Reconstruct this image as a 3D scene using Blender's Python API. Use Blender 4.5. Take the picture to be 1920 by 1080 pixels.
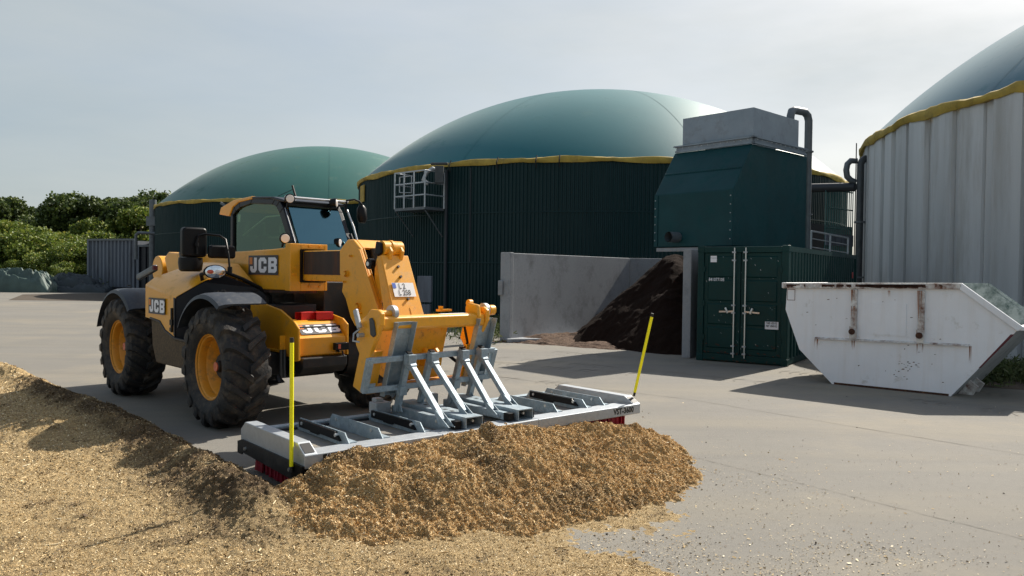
import bpy, bmesh, math, random
import numpy as np
from mathutils import Vector, Matrix
R = math.radians
random.seed(7)
S = bpy.context.scene
for o in list(bpy.data.objects):
    bpy.data.objects.remove(o)
C = S.collection

# ------------------------------------------------------------------ camera
cam = bpy.data.cameras.new('camera'); cob = bpy.data.objects.new('camera', cam); C.objects.link(cob)
cam.sensor_width = 36; cam.lens = 36 * 1440 / 1920; cam.clip_end = 3000; cam.clip_start = .05
PIT, ROL, CH = 0.0195, 0.0122, 1.628
_f = Vector((0, math.cos(PIT), -math.sin(PIT))); _u = Vector((0, math.sin(PIT), math.cos(PIT))); _r = Vector((1, 0, 0))
_r2 = _r * math.cos(ROL) + _u * math.sin(ROL); _u2 = -_r * math.sin(ROL) + _u * math.cos(ROL)
cob.matrix_world = Matrix.Translation((0, 0, CH)) @ Matrix((_r2, _u2, -_f)).transposed().to_4x4()
S.camera = cob

# ------------------------------------------------------------------ light and sky
SUN = Vector((.79, .89, 1.0)).normalized()
w = bpy.data.worlds.new('World'); S.world = w; w.use_nodes = True
nt = w.node_tree; nt.nodes.clear(); N = nt.nodes.new; LK = nt.links.new
out = N('ShaderNodeOutputWorld'); bg = N('ShaderNodeBackground'); bg2 = N('ShaderNodeBackground'); mx = N('ShaderNodeMixShader')
sky = N('ShaderNodeTexSky'); sky.sky_type = 'NISHITA'; sky.sun_disc = False
sky.sun_elevation = math.asin(SUN.z); sky.sun_rotation = math.atan2(SUN.x, SUN.y)
sky.dust_density = 2.5; sky.air_density = 1.0
LK(sky.outputs[0], bg.inputs[0]); bg.inputs[1].default_value = 0.09
tc = N('ShaderNodeTexCoord'); mp = N('ShaderNodeMapping'); mp.inputs['Scale'].default_value = (1.2, 2.2, 4.5)
mp.inputs['Rotation'].default_value = (0, R(12), R(20))
no = N('ShaderNodeTexNoise'); no.inputs['Scale'].default_value = 1.5; no.inputs['Detail'].default_value = 7; no.inputs['Roughness'].default_value = .55
cr = N('ShaderNodeValToRGB'); cr.color_ramp.elements[0].position = .3; cr.color_ramp.elements[1].position = .72
cr.color_ramp.elements[0].color = (.60, .60, .60, 1); cr.color_ramp.elements[1].color = (.93, .93, .93, 1)
LK(tc.outputs['Generated'], mp.inputs[0]); LK(mp.outputs[0], no.inputs[0]); LK(no.outputs[0], cr.inputs[0])
# veil of thin high cloud, brighter round the sun
dt = N('ShaderNodeVectorMath'); dt.operation = 'DOT_PRODUCT'; dt.inputs[1].default_value = SUN
LK(tc.outputs['Generated'], dt.inputs[0])
mr = N('ShaderNodeMapRange'); mr.inputs[1].default_value = .0; mr.inputs[2].default_value = 1.; mr.inputs[3].default_value = .0; mr.inputs[4].default_value = 1.
LK(dt.outputs['Value'], mr.inputs[0])
mc = N('ShaderNodeMix'); mc.data_type = 'RGBA'; mc.inputs[6].default_value = (.425, .475, .485, 1); mc.inputs[7].default_value = (.64, .665, .665, 1)
LK(mr.outputs[0], mc.inputs[0]); n2 = N('ShaderNodeTexNoise'); n2.inputs['Scale'].default_value = 1.1; n2.inputs['Detail'].default_value = 8; n2.inputs['Roughness'].default_value = .58; n2.inputs['Distortion'].default_value = .4
m2 = N('ShaderNodeMapping'); m2.inputs['Scale'].default_value = (1.0, 1.6, 5.5); m2.inputs['Rotation'].default_value = (R(6), R(-9), R(50)); LK(tc.outputs['Generated'], m2.inputs[0]); LK(m2.outputs[0], n2.inputs[0])
r2 = N('ShaderNodeMapRange'); r2.inputs[1].default_value = .35; r2.inputs[2].default_value = .68; r2.inputs[3].default_value = 0; r2.inputs[4].default_value = 1; LK(n2.outputs[0], r2.inputs[0])
cm = N('ShaderNodeMix'); cm.data_type = 'RGBA'; cm.blend_type = 'MULTIPLY'; cm.inputs[0].default_value = 1
cc = N('ShaderNodeMix'); cc.data_type = 'RGBA'; cc.inputs[6].default_value = (.86, .91, .95, 1); cc.inputs[7].default_value = (1.10, 1.08, 1.05, 1); LK(r2.outputs[0], cc.inputs[0]); LK(mc.outputs[2], cm.inputs[6]); LK(cc.outputs[2], cm.inputs[7])
LK(cm.outputs[2], bg2.inputs[0]); bg2.inputs[1].default_value = .71
sx = N('ShaderNodeSeparateXYZ'); LK(tc.outputs['Generated'], sx.inputs[0]); mv = N('ShaderNodeMapRange'); mv.inputs[1].default_value = .25; mv.inputs[2].default_value = .9; mv.inputs[3].default_value = 1.; mv.inputs[4].default_value = .35
LK(sx.outputs[2], mv.inputs[0]); mm = N('ShaderNodeMath'); mm.operation = 'MULTIPLY'; LK(cr.outputs[0], mm.inputs[0]); LK(mv.outputs[0], mm.inputs[1])
LK(mm.outputs[0], mx.inputs[0]); LK(bg.outputs[0], mx.inputs[1]); LK(bg2.outputs[0], mx.inputs[2]); LK(mx.outputs[0], out.inputs[0])
sl = bpy.data.lights.new('sun', 'SUN'); sl.energy = 5.0; sl.angle = R(.55); sl.color = (1, .93, .82)
so = bpy.data.objects.new('sun', sl); C.objects.link(so); so.rotation_euler = SUN.to_track_quat('Z', 'Y').to_euler()
S.view_settings.view_transform = 'Standard'; S.view_settings.look = 'None'; S.view_settings.exposure = 0.62; S.view_settings.gamma = 1
S.view_settings.use_curve_mapping = False

# ------------------------------------------------------------------ materials
def mat(name, col, rough=.5, metal=0., var=.12, scale=3., bump=0., bscale=60., dirt=None, damt=.4, dscale=5., coat=0., spec=.5, island=None, vert=False, gcol=None, gscale=40, trans=0, sheen=0, damp_shade=None):
    m = bpy.data.materials.new(name); m.use_nodes = True; t = m.node_tree; n = t.nodes; b = n['Principled BSDF']; L = t.links.new
    b.inputs['Roughness'].default_value = rough; b.inputs['Metallic'].default_value = metal
    b.inputs['Specular IOR Level'].default_value = spec
    if sheen: b.inputs['Sheen Weight'].default_value = sheen; b.inputs['Sheen Roughness'].default_value = .35; b.inputs['Sheen Tint'].default_value = (.8, .85, .82, 1)
    if coat: b.inputs['Coat Weight'].default_value = coat; b.inputs['Coat Roughness'].default_value = .15
    tcn = n.new('ShaderNodeTexCoord'); src = tcn.outputs['Object']
    if vert:
        mpn = n.new('ShaderNodeMapping'); mpn.inputs['Scale'].default_value = (1, 1, .06); L(src, mpn.inputs[0]); src2 = mpn.outputs[0]
    else: src2 = src
    a = n.new('ShaderNodeTexNoise'); a.inputs['Scale'].default_value = scale; a.inputs['Detail'].default_value = 6; a.inputs['Roughness'].default_value = .65; L(src2, a.inputs[0])
    r = n.new('ShaderNodeMapRange'); r.inputs[1].default_value = .3; r.inputs[2].default_value = .7; r.inputs[3].default_value = 1 - var; r.inputs[4].default_value = 1 + var; L(a.outputs[0], r.inputs[0])
    mul = n.new('ShaderNodeVectorMath'); mul.operation = 'SCALE'; mul.inputs[0].default_value = col[:3]; L(r.outputs[0], mul.inputs['Scale'])
    cur = mul.outputs[0]
    if gcol:
        g = n.new('ShaderNodeTexNoise'); g.inputs['Scale'].default_value = gscale; g.inputs['Detail'].default_value = 4; g.inputs['Roughness'].default_value = .8; L(src, g.inputs[0])
        gr = n.new('ShaderNodeMapRange'); gr.inputs[1].default_value = .42; gr.inputs[2].default_value = .62; L(g.outputs[0], gr.inputs[0])
        gm = n.new('ShaderNodeMix'); gm.data_type = 'RGBA'; L(gr.outputs[0], gm.inputs[0]); L(cur, gm.inputs[6]); gm.inputs[7].default_value = (*gcol, 1); cur = gm.outputs[2]
    if dirt:
        d = n.new('ShaderNodeTexNoise'); d.inputs['Scale'].default_value = dscale; d.inputs['Detail'].default_value = 9; d.inputs['Roughness'].default_value = .72
        if vert:
            mq = n.new('ShaderNodeMapping'); mq.inputs['Scale'].default_value = (1, 1, .12); mq.inputs['Location'].default_value = (3, 7, 1); L(src, mq.inputs[0]); L(mq.outputs[0], d.inputs[0])
        else: L(src, d.inputs[0])
        q = n.new('ShaderNodeMapRange'); q.inputs[1].default_value = .62 - damt * .35; q.inputs[2].default_value = .80 - damt * .2; L(d.outputs[0], q.inputs[0])
        e = n.new('ShaderNodeMix'); e.data_type = 'RGBA'; L(q.outputs[0], e.inputs[0]); L(cur, e.inputs[6]); e.inputs[7].default_value = (*dirt, 1); cur = e.outputs[2]
        rr = n.new('ShaderNodeMapRange'); rr.inputs[3].default_value = rough; rr.inputs[4].default_value = max(rough, .85); L(q.outputs[0], rr.inputs[0]); L(rr.outputs[0], b.inputs['Roughness'])
    if island:
        ge = n.new('ShaderNodeNewGeometry'); ra = n.new('ShaderNodeValToRGB'); ra.color_ramp.elements.remove(ra.color_ramp.elements[1])
        for i, (p_, c_) in enumerate(island):
            el = ra.color_ramp.elements[0] if i == 0 else ra.color_ramp.elements.new(p_); el.position = p_; el.color = (*c_, 1)
        L(ge.outputs['Random Per Island'], ra.inputs[0]); cur = ra.outputs[0]
    if damp_shade:  # per-vertex mix to a dark colour painted for damp and shade
        at = n.new('ShaderNodeAttribute'); at.attribute_name = 'damp_shade'; me_ = n.new('ShaderNodeMix'); me_.data_type = 'RGBA'; L(at.outputs['Fac'], me_.inputs[0]); L(cur, me_.inputs[6]); me_.inputs[7].default_value = (*damp_shade, 1); cur = me_.outputs[2]
    L(cur, b.inputs['Base Color'])
    if bump:
        nb = n.new('ShaderNodeTexNoise'); nb.inputs['Scale'].default_value = bscale; nb.inputs['Detail'].default_value = 5; nb.inputs['Roughness'].default_value = .7; L(src, nb.inputs[0])
        bp = n.new('ShaderNodeBump'); bp.inputs['Strength'].default_value = bump; bp.inputs['Distance'].default_value = .02; L(nb.outputs[0], bp.inputs['Height']); L(bp.outputs[0], b.inputs['Normal'])
    if trans:
        tr = n.new('ShaderNodeBsdfTranslucent'); L(cur, tr.inputs[0]); ms = n.new('ShaderNodeMixShader'); ms.inputs[0].default_value = trans
        L(b.outputs[0], ms.inputs[1]); L(tr.outputs[0], ms.inputs[2]); L(ms.outputs[0], n['Material Output'].inputs[0])
    return m

def add_streaks(m, col, rot, sc, amt):
    t = m.node_tree; n = t.nodes; L = t.links.new; b = n['Principled BSDF']; src = b.inputs['Base Color'].links[0].from_socket
    tcn = n.new('ShaderNodeTexCoord'); mpn = n.new('ShaderNodeMapping'); mpn.inputs['Rotation'].default_value = (0, 0, rot); mpn.inputs['Scale'].default_value = sc; L(tcn.outputs['Object'], mpn.inputs[0])
    a = n.new('ShaderNodeTexNoise'); a.inputs['Scale'].default_value = 1; a.inputs['Detail'].default_value = 6; a.inputs['Roughness'].default_value = .6; L(mpn.outputs[0], a.inputs[0])
    q = n.new('ShaderNodeMapRange'); q.inputs[1].default_value = .48; q.inputs[2].default_value = .75; q.inputs[4].default_value = amt; L(a.outputs[0], q.inputs[0])
    e = n.new('ShaderNodeMix'); e.data_type = 'RGBA'; L(q.outputs[0], e.inputs[0]); L(src, e.inputs[6]); e.inputs[7].default_value = (*col, 1); L(e.outputs[2], b.inputs['Base Color'])
def glassmat(name, tint, refl=.25, rough=.02, gc=(.9, .95, 1)):
    m = bpy.data.materials.new(name); m.use_nodes = True; t = m.node_tree; n = t.nodes; n.clear(); L = t.links.new
    o = n.new('ShaderNodeOutputMaterial'); g = n.new('ShaderNodeBsdfGlossy'); g.inputs['Roughness'].default_value = rough; g.inputs[0].default_value = (*gc, 1)
    tr = n.new('ShaderNodeBsdfTransparent'); tr.inputs[0].default_value = (*tint, 1); mxx = n.new('ShaderNodeMixShader')
    lw = n.new('ShaderNodeLayerWeight'); lw.inputs[0].default_value = .12; mp_ = n.new('ShaderNodeMapRange'); mp_.inputs[3].default_value = refl; mp_.inputs[4].default_value = 1
    L(lw.outputs['Facing'], mp_.inputs[0]); L(mp_.outputs[0], mxx.inputs[0]); L(tr.outputs[0], mxx.inputs[1]); L(g.outputs[0], mxx.inputs[2]); L(mxx.outputs[0], o.inputs[0])
    return m

YEL = (.82, .365, .012)
M = dict(
 asphalt=mat('asphalt', (.198, .186, .162), .9, var=.13, scale=.35, bump=.35, bscale=220, dirt=(.27, .235, .175), damt=.35, dscale=.28, gcol=(.160, .151, .136), gscale=110),
 track=mat('track_dust', (.180, .168, .145), .95, var=.12, scale=6), seam=mat('seam_tar', (.12, .11, .09), .9), terrain=mat('terrain_grass', (.055, .085, .022), .95, var=.4, scale=1.2, bump=.5, bscale=8, dirt=(.12, .13, .045), damt=.5, dscale=.8),
 dirt=mat('dark_ground', (.055, .042, .03), .95, var=.3, scale=8, bump=.6, bscale=40, gcol=(.10, .075, .05)),
 layer2=mat('heap_base', (.50, .33, .145), .95, var=.3, scale=9, bump=1.0, bscale=150, gcol=(.60, .42, .20), gscale=90, damp_shade=(.14, .08, .032), dirt=(.24, .14, .06), damt=.4, dscale=30),
 layer=mat('chip_base', (.42, .30, .14), .95, var=.3, scale=9, bump=1.0, bscale=150, gcol=(.54, .40, .21), gscale=90, damp_shade=(.085, .052, .022), dirt=(.16, .10, .045), damt=.4, dscale=30),
 chips=mat('chip_bits', (.4, .3, .15), .8, island=[(0, (.26, .165, .065)), (.25, (.44, .30, .13)), (.5, (.58, .42, .205)), (.75, (.72, .55, .30)), (.93, (.82, .68, .43)), (1, (.90, .81, .60))]),
 chipsh=mat('heap_chip_bits', (.4, .3, .15), .8, island=[(0, (.23, .13, .045)), (.25, (.45, .275, .105)), (.5, (.62, .41, .175)), (.75, (.76, .545, .265)), (.93, (.86, .68, .40)), (1, (.92, .80, .56))]),
 chipsd=mat('damp_shade_chip_bits', (.2, .1, .05), .7, island=[(0, (.06, .034, .013)), (.4, (.135, .082, .033)), (.75, (.24, .155, .068)), (.95, (.38, .26, .13)), (1, (.5, .38, .22))]),  # dark flakes, damp and shade both put into the colour
 crumbs=mat('dark_crumbs', (.05, .03, .02), .9, island=[(0, (.05, .035, .02)), (.25, (.16, .10, .05)), (.4, (.40, .28, .13)), (.75, (.62, .48, .27)), (1, (.85, .75, .55))]),
 compost=mat('dark_compost', (.011, .0055, .0035), 1.0, var=.4, scale=4, bump=.7, bscale=60, gcol=(.018, .009, .006), gscale=30, spec=.1),
 compost2=mat('brown_compost', (.06, .03, .018), .95, var=.4, scale=5, bump=1, bscale=60, gcol=(.14, .085, .05), gscale=25),
 yel=mat('yellow_paint', YEL, .38, var=.08, scale=2, dirt=(.50, .28, .08), damt=.2, dscale=9, coat=.25, gcol=(.76, .345, .02), gscale=55),
 yelworn=mat('worn_yellow_paint', YEL, .42, var=.08, scale=3, dirt=(.20, .085, .03), damt=.26, dscale=14, coat=.15),
 rimyel=mat('rim_yellow', (.74, .30, .02), .5, var=.1, scale=5, dirt=(.22, .13, .05), damt=.35, dscale=9),
 navy=mat('dark_blue_plastic', (.0065, .008, .014), .42, var=.15, dirt=(.05, .045, .04), damt=.05, dscale=40, spec=.35),
 fender=mat('grey_fender', (.026, .033, .045), .5, var=.15, scale=4, dirt=(.09, .09, .09), damt=.3, dscale=20),
 black=mat('black_metal', (.010, .010, .011), .55, var=.2, dirt=(.045, .036, .028), damt=.3, dscale=8, bump=.15, bscale=30),
 blackpl=mat('black_plastic', (.005, .005, .006), .42, var=.1, spec=.22),
 tyre=mat('tyre_rubber', (.017, .017, .018), .72, var=.25, scale=7, bump=.4, bscale=60, dirt=(.115, .088, .062), damt=.42, dscale=9),
 mudcover=mat('brown_dusty_cover', (.075, .052, .03), .8, var=.2, scale=10, dirt=(.16, .11, .06), damt=.55, dscale=45),
 rust=mat('rusty_slide_plate', (.035, .022, .018), .5, var=.4, scale=6, dirt=(.17, .065, .03), damt=.4, dscale=8, metal=.2, vert=True),
 galv=mat('galvanised_steel', (.35, .42, .47), .58, metal=.5, var=.28, scale=9, dirt=(.42, .44, .45), damt=.3, dscale=14, gcol=(.26, .32, .36), gscale=22),
 galvd=mat('dull_aluminium', (.42, .45, .48), .52, metal=.55, var=.10, scale=12, dirt=(.35, .33, .30), damt=.2, dscale=20),
 deck=mat('grey_deck_plate', (.20, .19, .175), .8, var=.15, scale=8, bump=.2, dirt=(.30, .24, .15), damt=.3, dscale=16),
 steel=mat('bright_steel', (.6, .6, .6), .3, metal=.9, var=.1), bolt=mat('zinc_bolt', (.7, .7, .68), .3, metal=.8),
 darkred=mat('dark_red_stripe', (.10, .012, .02), .6), red=mat('red_paint', (.55, .018, .015), .4), bristle=mat('red_bristle', (.36, .012, .035), .6, var=.35, scale=40), 
 pole=mat('fluorescent_yellow', (.95, .88, .0), .45, var=.04), white=mat('white_paint', (.74, .74, .74), .5, var=.04),
 letter=mat('white_lettering', (.80, .80, .84), .5, var=.02), ink=mat('black_ink', (.01, .01, .01), .6), grey=mat('grey_decal', (.045, .05, .06), .5, var=.03),
 orange=mat('orange_decal', (.75, .22, .02), .5), lamp=mat('lamp_lens', (.75, .70, .66), .15, var=.05, coat=1), lampr=mat('lamp_amber', (.55, .10, .05), .25), sil=mat('lamp_reflector', (.8, .85, .9), .12, metal=.9, var=.3, scale=25),
 blue=mat('plate_blue', (.01, .08, .45), .5),
 glass=glassmat('windscreen_glass', (.04, .12, .15), .22, .10, (.30, .62, .75)), glass2=glassmat('side_window_glass', (.42, .55, .40), .025, .02, (.6, .8, .65)),
 seat=mat('seat_fabric', (.02, .02, .022), .9), headl=mat('head_inside', (.012, .008, .006), .8),
 dome=mat('green_membrane', (.002, .122, .142), .48, var=.06, scale=.35, dirt=(.01, .125, .14), damt=.12, dscale=1.0, spec=.26, sheen=.14, bump=.10, bscale=1.2),
 dome2=mat('grey_green_membrane', (.012, .11, .09), .46, var=.07, scale=.35, dirt=(.04, .13, .10), damt=.2, dscale=1.0, spec=.55, sheen=.08),
 dome3=mat('blue_green_membrane', (.004, .11, .165), .46, var=.07, scale=.35, dirt=(.02, .13, .17), damt=.12, dscale=1.0, spec=.3, sheen=.12),
 band=mat('yellow_hem', (.42, .29, .05), .75, var=.2, scale=2.5, bump=.4, bscale=6, dirt=(.20, .15, .05), damt=.35, dscale=3),
 clad=mat('dark_green_cladding', (.003, .025, .028), .45, var=.12, scale=1.5, dirt=(.007, .028, .028), damt=.3, dscale=2, vert=True, spec=.25),
 conc=mat('concrete', (.27, .285, .305), .85, var=.12, scale=1.3, bump=.25, bscale=40, dirt=(.15, .155, .16), damt=.32, dscale=1.7, vert=False, gcol=(.30, .31, .33), gscale=20),
 concv=mat('streaked_concrete', (.60, .61, .62), .85, var=.15, scale=1.1, bump=.2, bscale=40, dirt=(.40, .385, .36), damt=.32, dscale=1.3, vert=True),
 hopper=mat('green_hopper_paint', (.003, .045, .053), .5, var=.18, scale=1.2, dirt=(.006, .056, .062), damt=.3, dscale=3, bump=.12, bscale=6, spec=.25),
 greybox=mat('grey_sheet_steel', (.24, .285, .335), .5, metal=.3, var=.15, scale=1.6, dirt=(.20, .21, .22), damt=.25, dscale=3),
 cont=mat('container_green', (.003, .034, .033), .42, var=.12, scale=1.5, dirt=(.006, .045, .042), damt=.25, dscale=5, spec=.22),
 contgrey=mat('container_grey', (.135, .155, .19), .55, var=.15, scale=1, dirt=(.06, .06, .065), damt=.35, dscale=2, vert=True),
 contdark=mat('container_dark', (.018, .022, .03), .5, var=.15),
 pipe=mat('dark_pipe', (.055, .06, .065), .45, metal=.3, var=.3, scale=5), pipeg=mat('grey_pipe', (.13, .145, .16), .5, metal=.4, var=.2, scale=4),
 fence=mat('green_fence', (.03, .12, .115), .5), 
 skip=mat('white_skip_paint', (.80, .82, .86), .5, var=.05, scale=1.2, dirt=(.45, .43, .38), damt=.10, dscale=3.5, bump=.1, bscale=9),
 skipworn=mat('rusted_white_paint', (.74, .74, .72), .6, var=.1, scale=3, dirt=(.13, .042, .018), damt=.62, dscale=6, bump=.3, bscale=30),
 skipshade=mat('skip_end_shade_paint', (.40, .42, .43), .6, var=.1, scale=3, dirt=(.22, .22, .22), damt=.4, dscale=9, bump=.2),  # skip paint darkened to carry the shade on the end panels
 rustrun=mat('rust_run', (.30, .13, .06), .8, var=.3), skiprust=mat('skip_rust', (.055, .020, .011), .85, var=.4, scale=14, bump=.5, dirt=(.16, .08, .04), damt=.3, dscale=18),
 oldskip=mat('old_skip_paint', (.33, .38, .36), .7, var=.2, scale=3, dirt=(.03, .07, .06), damt=.52, dscale=7),
 tarp=mat('green_tarp', (.055, .09, .078), .6, var=.3, scale=1.2, bump=.4, bscale=5), tarpd=mat('dark_tarp', (.018, .028, .034), .55, var=.3, scale=1.2, bump=.4, bscale=5),
 bark=mat('bark', (.06, .045, .03), .95),
 leafd=mat('dark_leaves', (.04, .06, .02), .6, island=[(0, (.022, .040, .008)), (.5, (.060, .092, .018)), (.85, (.11, .15, .030)), (1, (.17, .20, .05))], trans=.25),
 leafl=mat('light_leaves', (.06, .09, .02), .6, island=[(0, (.055, .09, .012)), (.5, (.13, .185, .026)), (.85, (.21, .25, .038)), (1, (.32, .30, .06))], trans=.3),
 weed=mat('weeds', (.06, .09, .02), .7, island=[(0, (.03, .05, .012)), (.6, (.07, .10, .025)), (1, (.17, .18, .08))], trans=.2),
)

add_streaks(M['asphalt'], (.13, .125, .115), R(38), (.12, 1.6, 1), .55); add_streaks(M['asphalt'], (.155, .147, .13), 0, (9, 9, 1), .5); add_streaks(M['asphalt'], (.25, .22, .165), R(-46), (.10, .9, 1), .5)
add_streaks(M['skip'], (.45, .36, .26), 0, (9, 9, .8), .16)

# ------------------------------------------------------------------ mesh helpers
class MB:
    def __init__(s): s.v = []; s.f = []
    def add(s, vs, fs):
        k = len(s.v); s.v += [tuple(v) for v in vs]; s.f += [tuple(i + k for i in f) for f in fs]; return s
    def hexa(s, p):   # 8 points, bottom 0-3 ccw, top 4-7
        return s.add(p, [(3, 2, 1, 0), (4, 5, 6, 7), (0, 1, 5, 4), (1, 2, 6, 5), (2, 3, 7, 6), (3, 0, 4, 7)])
    def box(s, x0, x1, y0, y1, z0, z1):
        return s.hexa([(x0, y0, z0), (x1, y0, z0), (x1, y1, z0), (x0, y1, z0), (x0, y0, z1), (x1, y0, z1), (x1, y1, z1), (x0, y1, z1)])
    def prism(s, pts, a, b, ax='Y'):   # 2D outline extruded along an axis
        P = {'Y': lambda u, v, c: (u, c, v), 'X': lambda u, v, c: (c, u, v), 'Z': lambda u, v, c: (u, v, c)}[ax]
        n = len(pts); vs = [P(u, v, a) for u, v in pts] + [P(u, v, b) for u, v in pts]
        fs = [tuple(range(n - 1, -1, -1)), tuple(range(n, 2 * n))] + [(i, (i + 1) % n, n + (i + 1) % n, n + i) for i in range(n)]
        return s.add(vs, fs)
    def tube(s, path, r, n=10, caps=True):
        path = [Vector(p) for p in path]; m = len(path); vs = []; up = None
        rs = r if isinstance(r, (list, tuple)) else [r] * m
        for i, p in enumerate(path):
            a = (path[i] - path[i - 1]).normalized() if i else None; b = (path[i + 1] - path[i]).normalized() if i < m - 1 else None
            t = (a + b).normalized() if a and b else (a or b)
            sc = 1 / max(.5, t.dot(b)) if a and b else 1
            if up is None:
                up = Vector((0, 0, 1)) if abs(t.z) < .9 else Vector((1, 0, 0))
            x = up - t * up.dot(t)
            if x.length < 1e-4: x = t.orthogonal()
            x.normalize(); y = t.cross(x); up = x
            for k in range(n):
                q = 2 * math.pi * k / n
                vs.append(p + (x * math.cos(q) + y * math.sin(q)) * rs[i] * (1 if not (a and b) else 1 + (sc - 1) * .5))
        fs = [(i * n + k, i * n + (k + 1) % n, (i + 1) * n + (k + 1) % n, (i + 1) * n + k) for i in range(m - 1) for k in range(n)]
        if caps: fs += [tuple(range(n - 1, -1, -1)), tuple((m - 1) * n + k for k in range(n))]
        return s.add(vs, fs)
    def beam(s, p0, p1, w, h, up=(0, 0, 1)):
        p0 = Vector(p0); p1 = Vector(p1); t = (p1 - p0).normalized(); u = Vector(up); x = t.cross(u).normalized(); y = x.cross(t).normalized()
        q = [(-.5, -.5), (.5, -.5), (.5, .5), (-.5, .5)]
        return s.hexa([p0 + x * a * w + y * b * h for a, b in q] + [p1 + x * a * w + y * b * h for a, b in q])
    def lathe(s, prof, n=32, axis='Y', c=(0, 0, 0), close=False):   # profile of (axial, radius)
        m = len(prof); vs = []
        for a, r in prof:
            for k in range(n):
                q = 2 * math.pi * k / n
                if axis == 'Y': vs.append((c[0] + r * math.cos(q), c[1] + a, c[2] + r * math.sin(q)))
                elif axis == 'X': vs.append((c[0] + a, c[1] + r * math.cos(q), c[2] + r * math.sin(q)))
                else: vs.append((c[0] + r * math.cos(q), c[1] + r * math.sin(q), c[2] + a))
        fs = [(i * n + k, i * n + (k + 1) % n, (i + 1) * n + (k + 1) % n, (i + 1) * n + k) for i in range(m - 1) for k in range(n)]
        return s.add(vs, fs)
    def mesh(s, name, m=None, smooth=0.):
        me = bpy.data.meshes.new(name); me.from_pydata(s.v, [], s.f)
        bm = bmesh.new(); bm.from_mesh(me); bmesh.ops.recalc_face_normals(bm, faces=bm.faces); bm.to_mesh(me); bm.free()
        if m: me.materials.append(m)
        if smooth:
            me.polygons.foreach_set('use_smooth', [True] * len(me.polygons)); me.set_sharp_from_angle(angle=R(smooth))
        return me

def link(name, me, parent=None, kind=None, label=None, cat=None, group=None, loc=(0, 0, 0), rz=0, bevel=0):
    o = bpy.data.objects.new(name, me); C.objects.link(o); o.location = loc; o.rotation_euler = (0, 0, rz)
    if parent: o.parent = parent
    if kind: o['kind'] = kind
    if label: o['label'] = label
    if cat: o['category'] = cat
    if group: o['group'] = group
    if bevel:
        b = o.modifiers.new('bevel', 'BEVEL'); b.width = bevel; b.segments = 2; b.limit_method = 'ANGLE'; b.angle_limit = R(35)
    return o
def thing(name, label, cat, loc=(0, 0, 0), rz=0, group=None):
    return link(name, None, None, None, label, cat, group, loc, rz)
def part(name, mb, m, parent, bevel=0, smooth=0., **k):
    return link(name, mb.mesh(name, M[m] if isinstance(m, str) else m, smooth), parent, bevel=bevel, **k)
def dup(o, parent=None, loc=None, rz=None, label=None, group=None):
    c = o.copy(); C.objects.link(c)
    if parent is not None: c.parent = parent
    if loc is not None: c.location = loc
    if rz is not None: c.rotation_euler = (0, 0, rz)
    if label: c['label'] = label
    if group: c['group'] = group
    for ch in list(o.children):
        dup(ch, c)
    return c
def npmesh(name, V, F, m, smooth=False):
    me = bpy.data.meshes.new(name); V = np.asarray(V, np.float32); F = np.asarray(F, np.int32); k = F.shape[1]
    me.vertices.add(len(V)); me.vertices.foreach_set('co', V.ravel()); me.loops.add(F.size); me.loops.foreach_set('vertex_index', F.ravel())
    me.polygons.add(len(F)); me.polygons.foreach_set('loop_start', np.arange(len(F), dtype=np.int32) * k)
    try: me.polygons.foreach_set('loop_total', np.full(len(F), k, np.int32))
    except Exception: pass
    me.update(calc_edges=True); me.materials.append(m); me.validate()
    if smooth: me.polygons.foreach_set('use_smooth', np.ones(len(F), bool))
    return me
def grid_mesh(name, X, Y, Z, m, smooth=True):
    a, b = X.shape; idx = np.arange(a * b).reshape(a, b)
    F = np.stack([idx[:-1, :-1], idx[1:, :-1], idx[1:, 1:], idx[:-1, 1:]], -1).reshape(-1, 4)
    return npmesh(name, np.stack([X, Y, Z], -1).reshape(-1, 3), F, m, smooth)
def flakes(name, P, size, m, rng, tilt=1., aspect=.55, nrm=None):
    n = len(P); d = rng.normal(size=(n, 3)) * [1, 1, tilt]
    d /= np.linalg.norm(d, axis=1)[:, None]; e = rng.normal(size=(n, 3)) * [1, 1, tilt]; e -= d * (d * e).sum(1)[:, None]; e /= np.linalg.norm(e, axis=1)[:, None]
    s = (size if np.ndim(size) else np.full(n, size))[:, None]; a = d * s * .5; b = e * s * .5 * aspect
    V = np.stack([P - a - b, P + a - b * .6, P + a * .9 + b, P - a * .8 + b], 1).reshape(-1, 3)
    return npmesh(name, V, np.arange(4 * n).reshape(n, 4), m)
def vnoise(x, y, scale, seed):
    rg = np.random.default_rng(seed); T = rg.random((256, 256)); x = x / scale + 1000.37; y = y / scale + 1000.61
    i = np.floor(x).astype(int); j = np.floor(y).astype(int); u = x - i; v = y - j; u = u * u * (3 - 2 * u); v = v * v * (3 - 2 * v)
    g = lambda a, b: T[a % 256, b % 256]
    return (g(i, j) * (1 - u) + g(i + 1, j) * u) * (1 - v) + (g(i, j + 1) * (1 - u) + g(i + 1, j + 1) * u) * v - .5
def fbm(x, y, scale, seed, o=4, gain=.55):
    r = 0; a = 1.
    for k in range(o):
        r = r + a * vnoise(x, y, scale / 2 ** k, seed + k); a *= gain
    return r

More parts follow.
